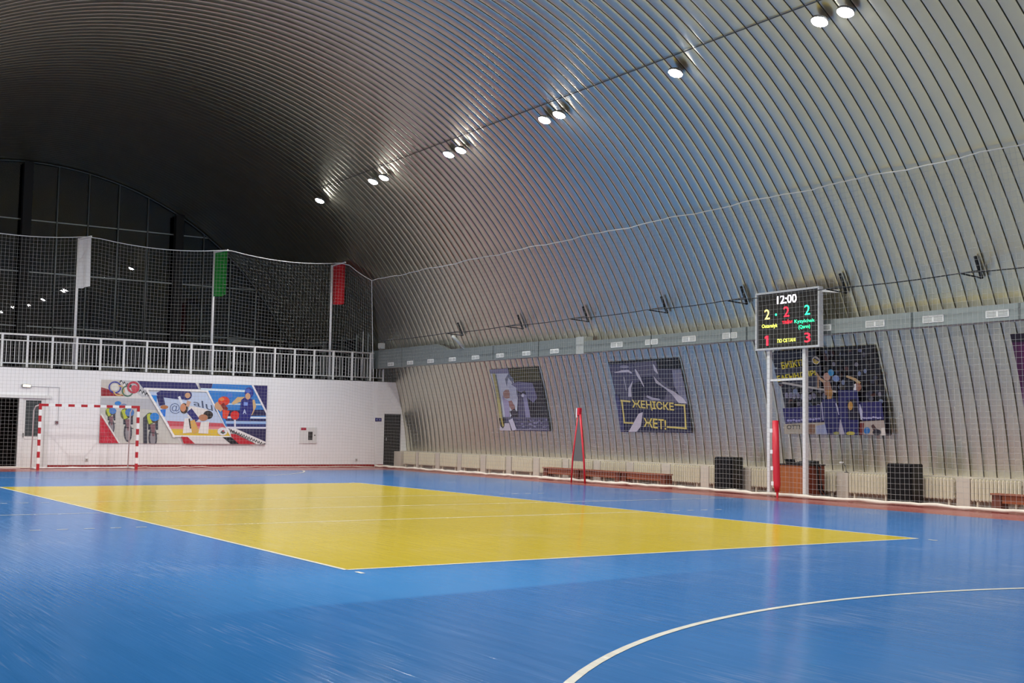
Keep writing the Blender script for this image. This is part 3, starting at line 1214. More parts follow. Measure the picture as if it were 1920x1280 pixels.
P2.limb([(440, 440), (390, 540), (385, 660)], [8, 36, 50], '#c4c2d2')
P2.limb([(620, 650), (700, 690), (800, 700)], [30, 36, 16], '#9c9ab0')
P2.poly([(240, 700), (1160, 760), (1215, 1180), (235, 1160)], '#1e1f3c')
P2.poly([(500, 900), (560, 880), (530, 1080), (470, 1160), (350, 1160)], '#b8b2c4')
P2.line([(250, 715), (385, 728)], 24, '#c8b766').line([(265, 715), (292, 1030)], 20, '#c8b766').line([(285, 1030), (420, 1036)], 18, '#c8b766')
P2.line([(1000, 775), (1130, 785)], 24, '#c8b766').line([(1122, 785), (1142, 1120)], 20, '#c8b766').line([(895, 1092), (1150, 1115)], 24, '#c8b766')
P2.text('ЖЕҢІСКЕ', [(410, 700), (985, 745), (990, 880), (420, 835)], '#d0bd62')
P2.text('ЖЕТ!', [(570, 960), (880, 985), (885, 1135), (575, 1090)], '#d0bd62')
P2.poly([(170, 620), (230, 640), (300, 1160), (235, 1160)], '#383862')
p2 = P2.build('poster', vmap(16.72, 13.62, 3.51, 1.47), None, (16.5, 15.2, 1.47), bands=12, base='#3d3c52')
tag(p2, 'dark poster with gold Cyrillic lettering in a thin gold frame, above the benches', 'poster', 'posters on the ribbed wall')

P3 = Art([(70, 180), (1275, 85), (1450, 1185), (210, 1180)])
rp = random.Random(21)
P3.poly([(70, 180), (1275, 85), (1340, 420), (110, 560)], '#17151a')
for k in range(230):
    x = 110 + rp.random() * 1270
    y = 150 + rp.random() * 720
    s = .6 + .8 * (y / 900)
    c = rp.choice(['#2b2a3c', '#3a3a4e', '#221f22', '#54525f', '#6d6c7c', '#2a2420', '#403832', '#6f7c9c', '#1a181c', '#5a3a34'])
    P3.ell(x, y, 16 * s + rp.random() * 14, 18 * s + rp.random() * 18, c, 0, 8)
P3.poly([(80, 200), (640, 150), (640, 330), (120, 380)], '#22212c').poly([(110, 400), (700, 340), (690, 600), (150, 580)], '#33323f')
P3.poly([(190, 870), (700, 820), (760, 1020), (220, 1060)], '#26235e')
for k in range(12):
    P3.ell(260 + k * 36, 1010 + rp.random() * 16 - k * 2, 18, 14, '#8f8ec0', 0, 8)
for k in range(8):
    P3.ell(250 + k * 50, 700 + rp.random() * 40, 22, 36, '#75748c', 0, 10)
P3.poly([(1140, 790), (1390, 770), (1430, 990), (1170, 1010)], '#25225c')
for k in range(9):
    P3.ell(1170 + k * 26, 965 + rp.random() * 14, 14, 11, '#a6a4d0', 0, 8)
P3.limb([(1135, 810), (1160, 900), (1165, 1000)], [26, 34, 16], '#b9bad6')
P3.poly([(210, 1060), (780, 1030), (780, 1180), (215, 1180)], '#a79f90').poly([(620, 1080), (770, 1050), (775, 1180), (625, 1180)], '#8d96b8')
P3.poly([(480, 1060), (610, 1060), (610, 1180), (480, 1180)], '#7c5c48')
P3.text('OTTI', [(250, 1070), (420, 1066), (420, 1120), (250, 1124)], '#3b3a34')
P3.poly([(890, 1000), (970, 990), (1000, 1180), (900, 1180)], '#a9a6ba').poly([(1150, 1020), (1430, 1000), (1445, 1185), (1160, 1180)], '#a2968e')
P3.poly([(1150, 1040), (1200, 1030), (1195, 1180), (1150, 1180)], '#6c2a26').ell(1235, 1130, 36, 44, '#2d6cae').limb([(1290, 1060), (1350, 1150)], [34, 50], '#4a3230')
P3.ell(1350, 1150, 50, 36, '#23222c').poly([(1395, 1095), (1445, 1090), (1450, 1185), (1400, 1185)], '#d2ccc6')
# net tape
P3.line([(215, 560), (470, 600), (870, 660)], 26, '#a8a4a2')
# players
P3.limb([(640, 430), (680, 500), (760, 560)], [22, 30, 40], '#b39270').limb([(665, 470), (660, 620)], [18, 22], '#a9896a')
P3.ell(770, 480, 42, 50, '#b58e7c').limb([(760, 540), (790, 700)], [80, 100], '#96705c').limb([(800, 640), (780, 860)], [80, 20], '#a87a3c')
P3.poly([(700, 760), (860, 740), (920, 960), (900, 1180), (770, 1180), (720, 980)], '#22235c')
P3.limb([(695, 790), (715, 1010)], [14, 12], '#a9a9c6').limb([(870, 800), (910, 940)], [16, 18], '#b0b0cc')
P3.limb([(1000, 470), (1100, 510), (1150, 560)], [26, 34, 40], '#b09468').ell(1125, 600, 44, 50, '#8a5a44').poly([(1080, 570), (1110, 560), (1110, 640), (1080, 640)], '#dcdce2')
P3.ell(1035, 590, 54, 50, '#14141c')
P3.poly([(900, 640), (1120, 640), (1140, 760), (1140, 1180), (980, 1180), (900, 900)], '#22225e')
P3.poly([(1000, 760), (1110, 740), (1150, 1000), (1020, 1000)], '#17162c').ell(1042, 830, 28, 54, '#b3873c')
P3.ell(1050, 1165, 52, 22, '#b5a92e').ell(880, 1165, 36, 18, '#8a8a40').ell(825, 430, 34, 40, '#2e86b8').ell(880, 500, 40, 40, '#6d84b4')
P3.ell(655, 285, 46, 46, '#d4d0c6').poly([(615, 270), (650, 260), (692, 300), (660, 330), (625, 310)], '#c2a820').limb([(640, 255), (690, 290)], [18, 14], '#2f3560')
P3.text('БИІКТІ', [(215, 315), (500, 272), (510, 345), (230, 400)], '#d2c21c', .035)
P3.text('БАҒЫНДЫР!', [(150, 480), (640, 400), (645, 475), (165, 565)], '#d2c21c', .035)
p3 = P3.build('poster', vmap(10.06, 6.92, 3.52, 1.48), None, (16.5, 8.5, 1.48), bands=12, base='#232129', step=.0006)
tag(p3, 'volleyball match poster with yellow Cyrillic lettering, behind the scoreboard posts', 'poster', 'posters on the ribbed wall')
P4 = Art([(0, 0), (100, 0), (100, 100), (0, 100)])
P4.poly([(0, 0), (100, 0), (100, 8), (0, 8)], '#1c0a20').poly([(4, 10), (60, 10), (40, 60), (4, 90)], '#5c1850')
P4.ell(60, 55, 24, 30, '#2a0c30').poly([(30, 100), (60, 40), (100, 100)], '#1e0c2c').text('АЛҒА', [(20, 70), (80, 70), (80, 86), (20, 86)], '#c6b71e')
P4.L.pop()
p4 = P4.build('poster', vmap(3.48, .4, 3.56, 1.5), None, (16.5, 2, 1.5), bands=12, base='#4c1446')
tag(p4, 'dark purple poster cut off by the right picture edge', 'poster', 'posters on the ribbed wall')

# ------------------------------------------------------------------ scoreboard
SX = 15.45
sb = thing('scoreboard', (15.58, 8.85, 0), 'electronic scoreboard with coloured numbers on two tall white posts', 'scoreboard')
y0, y1, z0, z1 = 7.72, 9.75, 3.47, 4.86
m = MB()
fw = .045
m.box(SX, SX + .13, y0, y1, z1 - fw, z1).box(SX, SX + .13, y0, y1, z0, z0 + fw)
m.box(SX, SX + .13, y0, y0 + fw, z0 + fw, z1 - fw).box(SX, SX + .13, y1 - fw, y1, z0 + fw, z1 - fw)
m.box(SX + .05, SX + .13, y0 + fw, y1 - fw, z0 + fw, z1 - fw)
m.build('housing', mat('board_frame', '#c4c8cc', .4), sb)
SC = Art([(145, 285), (1040, 175), (1055, 1025), (145, 1090)])
EM = {'#fff8ff': mat('led_white', '#fff4ff', .5, emit=9), '#ffe58a': mat('led_yellow', '#ffe070', .5, emit=3.2),
      '#ff2e50': mat('led_red', '#ff2038', .5, emit=2.2), '#3cffb0': mat('led_green', '#28f0a0', .5, emit=2.6),
      '#f4ff80': mat('led_lemon', '#f2f860', .5, emit=2.6), '#15130f': mat('led_panel_black', '#15130f', .6)}

def smap(u, v, d):
    return Vector((SX + .045 - d, (y1 - fw) + (y0 + fw - y1 + fw) * u, (z1 - fw) + (z0 - z1 + 2 * fw) * v))


scr = SC.build('screen', smap, sb, base='#15130f', mats=EM, step=.002)
for nm, tx, qd, cl in (
        ('clock_digits', '12:00', [(440, 285), (722, 255), (725, 385), (440, 415)], '#fff8ff'),
        ('score_digit', '2', [(248, 500), (325, 492), (328, 640), (252, 648)], '#ffe58a'),
        ('score_digit', '2', [(535, 452), (620, 445), (622, 600), (540, 608)], '#ff2e50'),
        ('score_digit', '2', [(838, 428), (918, 420), (922, 570), (845, 578)], '#3cffb0'),
        ('caption', 'тайм', [(515, 655), (664, 640), (666, 700), (518, 716)], '#ff2e50'),
        ('team_name', 'Ostanalyk', [(208, 725), (446, 705), (448, 775), (210, 795)], '#f4ff80'),
        ('team_name', 'Kyzylchak', [(697, 650), (985, 628), (990, 690), (700, 716)], '#3cffb0'),
        ('team_name', '(Qarm)', [(755, 730), (922, 715), (925, 785), (760, 800)], '#3cffb0'),
        ('set_digit', '1', [(266, 895), (312, 888), (316, 1036), (270, 1042)], '#ff2e50'),
        ('caption', 'ПО СЕТАМ', [(443, 940), (712, 918), (714, 972), (446, 998)], '#f4ff80'),
        ('set_digit', '3', [(842, 845), (930, 838), (934, 982), (848, 990)], '#ff2e50'),
        ('serve_dot', None, None, '#3cffb0')):
    A_ = Art(SC.q)
    if tx == '1':
        A_.L.append(([[(278, 893), (308, 889), (308, 1038), (278, 1041)], [(278, 893), (278, 925), (254, 938), (254, 910)]], cl))
    elif tx:
        A_.text(tx, qd, cl, .006)
    else:
        A_.ell(423, 573, 15, 18, cl)
    tm = MB()
    for P_ in A_.L[0][0]:
        uv_ = [invbil(p_, SC.q) for p_ in P_]
        n_ = len(tm.v)
        tm.v += [tuple(smap(a_, b_, .004)) for a_, b_ in uv_]
        ar = sum(uv_[k_ - 1][0] * uv_[k_][1] - uv_[k_][0] * uv_[k_ - 1][1] for k_ in range(len(uv_)))
        ids_ = tuple(range(n_, n_ + len(P_)))
        tm.f.append(ids_ if ar < 0 else ids_[::-1])
        tm.mi.append(0)
    tm.build(nm, EM[cl], scr)
for y in (9.40, 8.27):
    MB().box(15.535, 15.625, y - .045, y + .045, .0, z0).build('post', RAILW, sb)
MB().bar((15.58, 9.37, 2.75), (15.58, 8.30, 2.76), .05).build('crossbar', RAILW, sb)
MB().bar((15.56, 7.74, 4.76), (15.74, 7.40, 4.73), .06).build('wall_brace', RAILW, sb)

# ------------------------------------------------------------------ net cable brackets and cable
BY = [24.15, 20.45, 17.0, 13.48, 10.45, 7.28, 3.76]
bt = ['farthest of the row', 'second farthest, above the wrestler poster',
      'above the gap between the first two posters', 'above the right edge of the gold-lettered poster',
      'half hidden at the left edge of the scoreboard', 'directly right of the scoreboard top', 'nearest one at the right edge']
br0 = None
for y, t in zip(BY, bt):
    lab = 'dark steel bracket on the ribbed wall, ' + t
    if br0 is None:
        br0 = thing('cable_bracket', (15.84, y, 4.72), lab, 'bracket', 'brackets carrying the net cable')
        xs = [vx(z, .075) for z in (4.68, 4.9, 5.12)]
        MB().bar((xs[0], y, 4.68), (xs[2], y, 5.12), .048).build('wall_plate', DARKST, br0)
        MB().bar((xs[0] - .01, y, 4.69), (15.21, y, 4.725), .027).build('lower_arm', DARKST, br0)
        MB().bar((vx(4.84, .08), y, 4.84), (15.21, y, 4.735), .023).build('upper_arm', DARKST, br0)
    else:
        dup(br0, (15.84, y, 4.72), lab)
pts = []
ends = [29.0] + BY + [0.3, -2.5]
for a, b in zip(ends[:-1], ends[1:]):
    for i in range(6):
        t = i / 6
        pts.append((15.2, a + (b - a) * t, 4.735 - .035 * 4 * t * (1 - t)))
pts.append((15.2, -2.5, 4.735))
cb_ = MB().tube(pts, .012, 6).build('wire_cable', DARKST, None, (15.2, 13, 4.7))
tag(cb_, 'thin dark cable strung along the wall brackets behind the side net', 'cable')

# ------------------------------------------------------------------ ventilation duct
DX = 15.75
du = thing('ventilation_duct', (15.9, 14, 3.75), 'long grey galvanised air duct along the ribbed wall with white grilles', 'duct')


def dsec(ya, yb, za, zb, xb):
    m = MB()
    m.box(DX, xb, yb, ya, za, zb)
    o = m.build('duct_section', GALV, du)
    return o


dsec(30.9, 25.75, 3.76, 4.46, 15.98)
MB().prism([(25.75, 3.76), (25.75, 4.46), (25.0, 4.24), (25.0, 3.76)], 'x', DX, 15.98).build('reducer', GALV, du)
dsec(25.0, 17.42, 3.76, 4.23, 16.05)
MB().box(DX - .02, 16.07, 17.05, 17.42, 3.745, 4.25).build('coupling', mat('bright_galvanised', '#c3c9c6', .35, .4), du)
dsec(17.05, -3, 3.78, 4.105, 16.12)
for y in (28.3, 22.0, 19.4, 14.0, 10.9, 10.35, 8.0, 5.4, 2.85, .3):
    zt = 4.46 if y > 25.5 else (4.23 if y > 17.2 else 4.105)
    MB().box(DX - .022, DX + .01, y - .015, y + .015, 3.765 if y > 17 else 3.785, zt).build('seam_flange', GALVD, du)
MB().tube([(15.36, 24.02, 4.64), (15.55, 24.0, 4.5), (15.80, 23.9, 4.22)], .055, 10).build('branch_pipe', mat('bright_galvanised', '#c3c9c6', .35, .4), du, smooth=True)
GRW = mat('grille_white', '#eceeec', .45)
GRD = mat('grille_slot', '#9fa4a2', .5)
g0 = None
for k in range(21):
    y = 29.18 - 1.5205 * k
    if abs(y - 17.2) < .25:
        continue
    z = 3.885
    if y > 17.0:
        w, h = .22, .065
    else:
        w, h = .26, .075
        z = 3.925
    g = MB()
    g.box(DX - .02, DX - .001, y - w, y + w, z - h, z + h)
    for j in range(4):
        zz = z - h * .7 + j * h * 1.4 / 4
        for s in (-1, 1):
            g.box(DX - .023, DX - .0195, y + s * w * .5 - w * .42, y + s * w * .5 + w * .42, zz, zz + h * .22, 1)
    go = g.build('grille', [GRW, GRD], du)
    go['label'] = 'white air grille'
jb = MB().rbox(15.62, 15.80, 29.78, 30.04, 4.50, 4.72, .015).build('junction_box', mat('box_grey', '#b9bcb8', .5), None, (15.7, 29.9, 4.5))
tag(jb, 'small pale box sitting on top of the far end of the air duct', 'box')

# ------------------------------------------------------------------ radiators and piers along the side wall
RS = [(29.55, .95), (28.35, 1.2), (26.78, 1.2), (25.25, 1.2), (23.63, 1.2), (22.05, 1.2), (20.43, 1.2), (18.85, 1.2), (17.25, 1.15),
      (15.70, 1.15), (14.10, 1.15), (12.55, 1.15), (11.00, 1.15), (9.42, 1.15), (7.84, 1.15), (6.2, 1.2), (4.58, 1.15), (3.0, 1.15)]
rlab = ['narrow cream radiator nearest the black door', 'second cream radiator from the black door', 'third cream radiator from the black door',
        'fourth cream radiator from the black door', 'fifth cream radiator from the black door, below the left half of the wrestler poster',
        'sixth cream radiator from the black door, below the wrestler poster and left of the benches',
        'cream radiator behind the leftmost bench', 'cream radiator behind the red-edged folding stand',
        'cream radiator behind the middle bench', 'cream radiator behind the rightmost of the three benches',
        'cream radiator between the three benches and the loudspeaker left of the scoreboard',
        'cream radiator mostly hidden behind the loudspeaker left of the scoreboard',
        'cream radiator between that loudspeaker and the brown desk, behind the left scoreboard post', 'cream radiator hidden behind the brown desk',
        'cream radiator left of the loudspeaker that is right of the desk', 'cream radiator just right of the loudspeaker right of the desk',
        'cream radiator behind the bench at the right picture edge', 'cream radiator beyond the right picture edge']
rlab[12] = 'cream radiator behind the left scoreboard post, left of the brown desk'
rA = radiator('radiator', (16.62, RS[1][0] - .6, 0), 13, .0905, .13, .60, 'y', rlab[1], 'radiators along the side wall')
for i, (ys_, w) in enumerate(RS):
    if i == 1:
        continue
    if i == 0:
        r_ = radiator('radiator', (16.62, ys_ - w / 2, 0), 10, .0905, .13, .60, 'y', rlab[0], 'radiators along the side wall')
    else:
        dup(rA, (16.62, ys_ - w / 2, 0), rlab[i])
pm = MB()
for i in range(len(RS) - 1):
    ya = RS[i][0] - RS[i][1] - .06
    yb = RS[i + 1][0] + .03
    pm.box(16.56, 16.80, yb, ya, 0, .60)
pm.box(16.5, 16.8, 29.62, 30.19, 0, .60)
struct(pm, 'trim_3', PIERW, 'cream piers between the radiators')

# ------------------------------------------------------------------ benches


def bench(loc, L, label):
    b = thing('bench', loc, label, 'bench', 'low wooden gym benches')
    x, y, z = loc
    MB().rbox(x - .15, x + .15, y - L / 2, y + L / 2, .325, .36, .006).build('seat', WOOD, b)
    for s in (-1, 1):
        yy = y + s * (L / 2 - .12)
        m = MB()
        m.prism([(x - .14, 0), (x + .14, 0), (x + .11, .322), (x - .11, .322)], 'y', yy - .10, yy + .10)
        m.build('leg', WOODD, b)
    MB().box(x - .10, x - .07, y - L / 2 + .24, y + L / 2 - .24, .17, .322).build('apron', WOOD, b)
    return b


b1 = bench((15.95, 18.27, 0), 1.85, 'low brown wooden bench, leftmost of three end to end below the posters')
bench((15.95, 16.36, 0), 1.90, 'low brown wooden bench, middle of three end to end, behind the red-edged stand')
bench((15.95, 14.42, 0), 1.92, 'low brown wooden bench, rightmost of three end to end below the gold-lettered poster')
bench((15.95, 2.55, 0), 2.1, 'low brown wooden bench cut off by the right picture edge')

# ------------------------------------------------------------------ loudspeakers


def speaker(loc, label):
    s = thing('loudspeaker', loc, label, 'loudspeaker', 'black loudspeakers by the radiators')
    x, y, z = loc
    MB().rbox(x - .18, x + .2, y - .33, y + .33, .02, .87, .015).build('cabinet', BLKP, s)
    g = MB()
    g.rbox(x - .205, x - .181, y - .31, y + .31, .05, .84, .008)
    g.build('grille', BLACK, s)
    for a in (-.13, .15):
        for b in (-.27, .27):
            MB().box(x + a - .02, x + a + .02, y + b - .02, y + b + .02, 0, .02).build('foot', BLKP, s)
    return s


speaker((16.25, 11.5, 0), 'black loudspeaker on the floor left of the scoreboard posts')
speaker((16.25, 6.02, 0), 'black loudspeaker on the floor right of the brown desk')

# ------------------------------------------------------------------ desk and equipment
dk = thing('desk', (16.05, 8.9, 0), 'brown wooden desk behind the scoreboard posts', 'desk')
MB().rbox(15.74, 16.4, 8.40, 9.45, .745, .775, .004).build('desk_top', mat('desk_top_dark', '#2d211c', .4), dk)
MB().box(15.76, 15.785, 8.44, 9.41, .04, .745).build('front_panel', DESKW, dk)
for y in (8.42, 9.405):
    MB().box(15.76, 16.38, y, y + .025, 0, .745).build('side_panel', mat('desk_side', '#6f2f1c', .45, noise=.1), dk)
mx = thing('audio_mixer', (16.0, 8.62, .775), 'black sloped mixing console on the right half of the desk', 'mixer')
MB().prism([(15.82, .776), (16.2, .776), (16.2, .86), (15.82, .81)], 'y', 8.42, 8.85).build('console_body', BLKP, mx)
kn = MB()
for i in range(4):
    for j in range(6):
        kn.tube([(15.88 + i * .08, 8.47 + j * .065, .815 + i * .011), (15.88 + i * .08, 8.47 + j * .065, .835 + i * .011)], .012, 6)
kn.build('knobs', mat('knob_grey', '#4a4c50', .5), mx)
lp = thing('laptop', (16.1, 9.05, .775), 'black laptop standing open on the desk, left of the mixing console', 'laptop')
MB().rbox(15.96, 16.18, 8.93, 9.25, .776, .794, .004).build('keyboard_base', BLKP, lp)
MB().bar((16.18, 8.93, .79), (16.18, 9.25, .79), .02).build('hinge', BLKP, lp)
MB().prism([(15.945, .80), (15.96, .795), (15.925, .885), (15.91, .885)], 'y', 8.93, 9.25).build('screen', BLKP, lp)
cbm = MB()
rc = random.Random(9)
for k in range(5):
    yb_ = 8.36 - rc.random() * .06
    cbm.tube([(16.02 + k * .02, 8.37, .80), (16.03 + k * .03, yb_, .70), (16.05 + k * .02, yb_ - .02, .45), (16.06 + k * .03, yb_ - .05 * rc.random(), .2),
              (16.1 + k * .04, yb_ - .12, .02)], .012, 6)
cbo = cbm.build('cable_bundle', BLACK, None, (16.05, 8.36, 0), smooth=True)
tag(cbo, 'black cables hanging down the right side of the brown desk', 'cable')
mc = thing('microphone', (16.68, 8.02, .60), 'small white-headed microphone on a thin dark stalk on the pier right of the desk', 'microphone')
MB().disc_lathe([(.05, 0), (.05, .012), (.012, .02)], Matrix.Translation((16.68, 8.02, .602)), 14).build('base', BLKP, mc)
MB().tube([(16.68, 8.02, .615), (16.66, 8.03, .74), (16.62, 8.07, .82)], .008, 6).build('stalk', BLKP, mc)
MB().rbox(16.56, 16.64, 8.05, 8.15, .81, .85, .012).build('head', RAILW, mc)

# ------------------------------------------------------------------ red-edged folding stand and red post pad
st = thing('folding_stand', (15.2, 16.5, 0), 'tall grey A-shaped folding stand edged with red tape in front of the benches', 'stand')
MB().tube([(15.2, 16.86, 0), (15.2, 16.80, .7), (15.2, 16.55, 1.95)], [.022, .024, .03], 8).build('leg', REDTAPE, st, smooth=True)
MB().tube([(15.2, 16.20, 0), (15.2, 16.27, .7), (15.2, 16.46, 1.95)], [.028, .028, .034], 8).build('leg', REDTAPE, st, smooth=True)
MB().prism([(16.56, 1.93), (16.46, 1.93), (16.44, 2.13), (16.55, 2.14)], 'x', 15.16, 15.24).build('head', REDTAPE, st)
MB().box(15.15, 15.25, 16.56, 16.60, 1.86, 2.13).build('cap', RAILW, st)
MB().prism([(16.53, 1.93), (16.49, 1.93), (16.38, 1.2), (16.30, .62), (16.76, .62), (16.66, 1.2)], 'x', 15.19, 15.21).build('panel', mat('grey_fabric', '#5c5b5a', .8), st)
pd = thing('post_pad', (15.13, 8.72, 0), 'upright red padded sleeve with white tabs leaning by the left scoreboard post', 'pad')
T = [(15.22, 8.86, 1.78), (15.17, 8.80, 1.0), (15.13, 8.73, .30), (15.13, 8.715, .14)]
MB().tube(T, [.075, .085, .085, .05], 12).build('sleeve', REDTAPE, pd, smooth=True)
MB().tube([(15.13, 8.715, .14), (15.13, 8.71, .0)], [.03, .022], 8).build('foot', REDTAPE, pd)
for z, x, y in ((1.55, 15.205, 8.843), (1.06, 15.174, 8.805), (.68, 15.15, 8.768), (.33, 15.133, 8.734)):
    MB().box(x - .088, x - .03, y + .02, y + .095, z - .045, z + .045).build('tab', RAILW, pd)

# ------------------------------------------------------------------ handball goal
gl = thing('handball_goal', (4.67, 28.9, 0), 'red and white striped handball goal in front of the white end wall', 'goal')
GY = 28.75
RW = [mat('goal_red', '#a81c26', .4), mat('goal_white', '#e2e1df', .4)]


def striped(p, q, n, first, name):
    m = MB()
    p, q = Vector(p), Vector(q)
    for i in range(n):
        a, b = p.lerp(q, i / n), p.lerp(q, (i + 1) / n)
        lo = Vector((min(a.x, b.x), 0, min(a.z, b.z)))
        hi = Vector((max(a.x, b.x), 0, max(a.z, b.z)))
        if abs(q.z - p.z) > .1:
            m.box(p.x - .04, p.x + .04, GY - .04, GY + .04, lo.z, hi.z, (i + first) % 2)
        else:
            m.box(lo.x, hi.x, GY - .04, GY + .04, p.z - .04, p.z + .04, (i + first) % 2)
    return m.build(name, RW, gl)


for x in (3.13, 6.21):
    striped((x, GY, .0), (x, GY, 2.08), 11, 0, 'post')
striped((3.17, GY, 2.04), (6.17, GY, 2.04), 15, 0, 'crossbar')
for x in (3.13, 6.21):
    m = MB()
    m.tube([(x, GY + .04, 2.04), (x - .02, GY + .55, 2.0), (x - .02, GY + .82, 1.86), (x - .02, GY + .88, .03)], .022, 8)
    m.tube([(x, GY + .04, .03), (x - .02, GY + .88, .03)], .022, 8)
    m.build('side_frame', RAILW, gl, smooth=True)
MB().tube([(3.11, GY + .88, .03), (6.19, GY + .88, .03)], .022, 8).build('rear_bar', RAILW, gl, smooth=True)

# ------------------------------------------------------------------ small things on the white wall
fc = thing('fire_hose_cabinet', (12.91, YW - .03, .86), 'white metal fire hose cabinet with red label and dark window on the end wall', 'cabinet')
MB().rbox(12.56, 13.26, YW - .022, YW - .003, .87, 1.47, .005).build('body', WHITE, fc)
MB().box(12.90, 13.255, YW - .028, YW - .022, .885, 1.455).build('door', mat('cabinet_door', '#d2d2d0', .4), fc)
MB().box(12.905, 13.08, YW - .032, YW - .028, 1.0, 1.31).build('window', mat('dark_window', '#3a3838', .2), fc)
MB().box(12.62, 12.82, YW - .027, YW - .0222, 1.36, 1.45).build('warning_label', mat('label_red', '#a8243c', .5), fc)
MB().box(13.15, 13.18, YW - .04, YW - .028, 1.15, 1.20).build('lock', DARKST, fc)
sg = Art([(0, 0), (100, 0), (100, 100), (0, 100)])
sg.poly([(6, 10), (46, 10), (46, 90), (6, 90)], '#2c2c74').poly([(54, 10), (94, 10), (94, 90), (54, 90)], '#34347c').ell(26, 50, 9, 22, '#8d90c0').ell(73, 50, 9, 22, '#8d90c0')
so = sg.build('wall_sign', lambda u, v, d: Vector((15.66 + u * .27, YW - .008 - d, 1.87 - v * .14)), None, (15.79, YW, 1.8), base='#26265c')
tag(so, 'small dark blue sign on the white wall beside the black door', 'sign')
el = thing('emergency_light', (2.97, YW - .02, 2.68), 'small lit emergency lamp on the wall above the left doorway', 'lamp')
MB().rbox(2.82, 3.12, YW - .06, YW - .004, 2.62, 2.72, .01).build('housing', mat('lamp_body_grey', '#8f8f8e', .5), el)
MB().rbox(2.87, 3.10, YW - .075, YW - .06, 2.635, 2.70, .005).build('diffuser', mat('warm_diffuser', '#fff3d8', .4, emit=5), el)
cd = MB()
cd.box(3.13, 4.02, YW - .012, YW - .003, 2.645, 2.66)
cd.box(4.005, 4.02, YW - .012, YW - .003, 1.56, 2.645)
cd.box(3.66, 3.675, YW - .012, YW - .003, 2.37, 2.645)
co = cd.build('cable_conduit', mat('conduit_grey', '#b4b5b8', .6), None, (3.6, YW, 2.6))
tag(co, 'thin grey cable conduit on the white wall from the emergency lamp to the call point', 'conduit')
cp = MB().rbox(3.92, 4.02, YW - .05, YW - .004, 1.44, 1.55, .008)
cp.box(3.945, 3.995, YW - .054, YW - .05, 1.475, 1.515, 1)
cpo = cp.build('call_point', [mat('callpoint_grey', '#8f8488', .5), mat('callpoint_red', '#6c2430', .5)], None, (3.97, YW, 1.5))
tag(cpo, 'small grey alarm call point on the white wall right of the left door', 'call point')
for x, t in ((4.98, 'small white wall socket low on the end wall, seen through the goal'), (14.9, 'small white wall socket low on the end wall, left of the black door')):
    s_ = MB().rbox(x - .05, x + .05, YW - .025, YW - .004, .22, .32, .006)
    s_.tube([(x, YW - .026, .27), (x, YW - .024, .27)], .025, 10, 1)
    tag(s_.build('wall_socket', [mat('socket_white', '#c9c6c4', .5), mat('socket_hole', '#77716f', .5)], None, (x, YW, .27)), t, 'socket')

# ------------------------------------------------------------------ flood lamps on the vault
LA = RA - .16
ly = [27.35, 23.25, 22.5, 18.45, 17.78, 13.62, 12.98, 8.57, 4.40, 3.76]
ll = ['single lamp farthest away, above the corner of the nets', 'farther lamp of the farthest pair', 'nearer lamp of the farthest pair',
      'farther lamp of the second farthest pair', 'nearer lamp of the second farthest pair', 'farther one of the middle pair',
      'nearer one of the middle pair', 'single bright lamp in the right half of the row',
      'farther lamp of the nearest pair at the top edge', 'nearer lamp of the nearest pair at the top edge']
TH = math.atan2(11.94 - XC, 9.52 - ZC)


TILT = 20


def lamp_make(side, loc, label, group):
    o = thing('flood_lamp', loc, label, 'lamp', group)
    th = TH * side
    R_ = Matrix.Rotation(math.radians(TILT) * side, 4, 'Y')          # hung slightly tilted towards the court
    h = MB().disc_lathe([(.165, -.02), (.175, 0), (.172, .02), (.13, .05), (.08, .07), (.07, .09)], R_, 24).build('housing', LAMPH, smooth=False)
    h.parent = o
    l = MB().disc_lathe([(.0001, -.085), (.05, -.081), (.10, -.066), (.14, -.042), (.16, -.0205), (.0001, -.0205)], R_, 24).build('lens', LAMP)
    l.parent = o
    b_ = MB().tube([tuple(R_ @ Vector((0, 0, .085))), (math.sin(th) * .14, 0, math.cos(th) * .14)], .02, 6).build('mount', LAMPH)
    b_.parent = o
    ld = bpy.data.lights.new('led_source', 'AREA')
    ld.shape = 'DISK'
    ld.size = .3
    ld.energy = 215
    ld.spread = math.radians(138)
    ld.color = (1, .985, .96)
    lo = bpy.data.objects.new('led_source', ld)
    C.objects.link(lo)
    lo.parent = o
    lo.matrix_local = R_ @ Matrix.Translation((0, 0, -.09))
    return o


def lpos(side, y):
    th = TH * side
    return (XC + LA * math.sin(th), y, ZC + LA * math.cos(th))


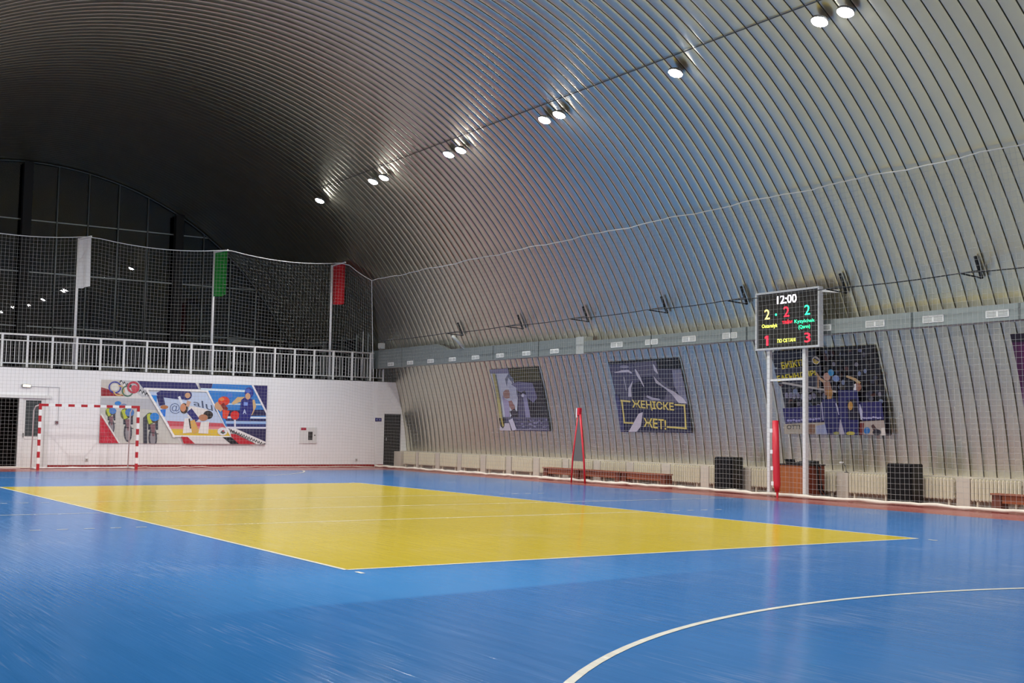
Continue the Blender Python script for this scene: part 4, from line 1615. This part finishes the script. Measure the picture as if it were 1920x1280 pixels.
lr = lamp_make(1, lpos(1, ly[0]), 'white flood lamp under the vault, ' + ll[0], 'flood lamps along the vault')
for y, t in zip(ly[1:], ll[1:]):
    dup(lr, lpos(1, y), 'white flood lamp under the vault, ' + t)
OFF = 'bright round white flood lamp of the rows outside the picture'
for y in (-.3, -.95, -5.2, -9.6):
    dup(lr, lpos(1, y), OFF, 'flood lamps outside the picture')
l2 = lamp_make(-1, lpos(-1, ly[0]), OFF, 'flood lamps outside the picture')
for y in ly[1:] + [-.3, -.95, -5.2, -9.6]:
    dup(l2, lpos(-1, y), OFF)
tc_ = MB()
thc = TH - .028
rc_ = RA - .035
tc_.tube([(XC + rc_ * math.sin(thc), y_, ZC + rc_ * math.cos(thc)) for y_ in (26.8, 10, -10)], .010, 6)
tco = tc_.build('power_cable', mat('cable_grey', '#4c4a44', .6), None, (XC + rc_ * math.sin(thc), 10, ZC + rc_ * math.cos(thc)))
tag(tco, 'thin dark power cable along the vault beside the row of flood lamps', 'cable')

# ------------------------------------------------------------------ world, camera, view
w = bpy.data.worlds.new('night')
bpy.context.scene.world = w
w.use_nodes = True
w.node_tree.nodes['Background'].inputs[0].default_value = (.25, .35, .6, 1)
w.node_tree.nodes['Background'].inputs[1].default_value = .0003

cam = bpy.data.cameras.new('camera')
co_ = bpy.data.objects.new('camera', cam)
C.objects.link(co_)
cx, cy, cz, yaw, pitch, roll, f = -5.509, -11.3938, 1.4464, .582134, .0737835, .0155506, 2269.61
f0 = Vector((math.sin(yaw), math.cos(yaw), 0))
r0_ = Vector((math.cos(yaw), -math.sin(yaw), 0))
u0 = Vector((0, 0, 1))
fw_ = f0 * math.cos(pitch) + u0 * math.sin(pitch)
up_ = -f0 * math.sin(pitch) + u0 * math.cos(pitch)
rt = r0_ * math.cos(roll) + up_ * math.sin(roll)
up2 = -r0_ * math.sin(roll) + up_ * math.cos(roll)
M = Matrix((rt, up2, -fw_)).transposed().to_4x4()
M.translation = (cx, cy, cz)
co_.matrix_world = M
cam.sensor_width = 36
cam.lens = f * 36 / 1920
cam.clip_end = 300
sc = bpy.context.scene
sc.camera = co_
sc.view_settings.view_transform = 'Standard'
sc.view_settings.look = 'None'
sc.view_settings.exposure = 0.0
sc.view_settings.gamma = 1
sc.view_settings.use_curve_mapping = False
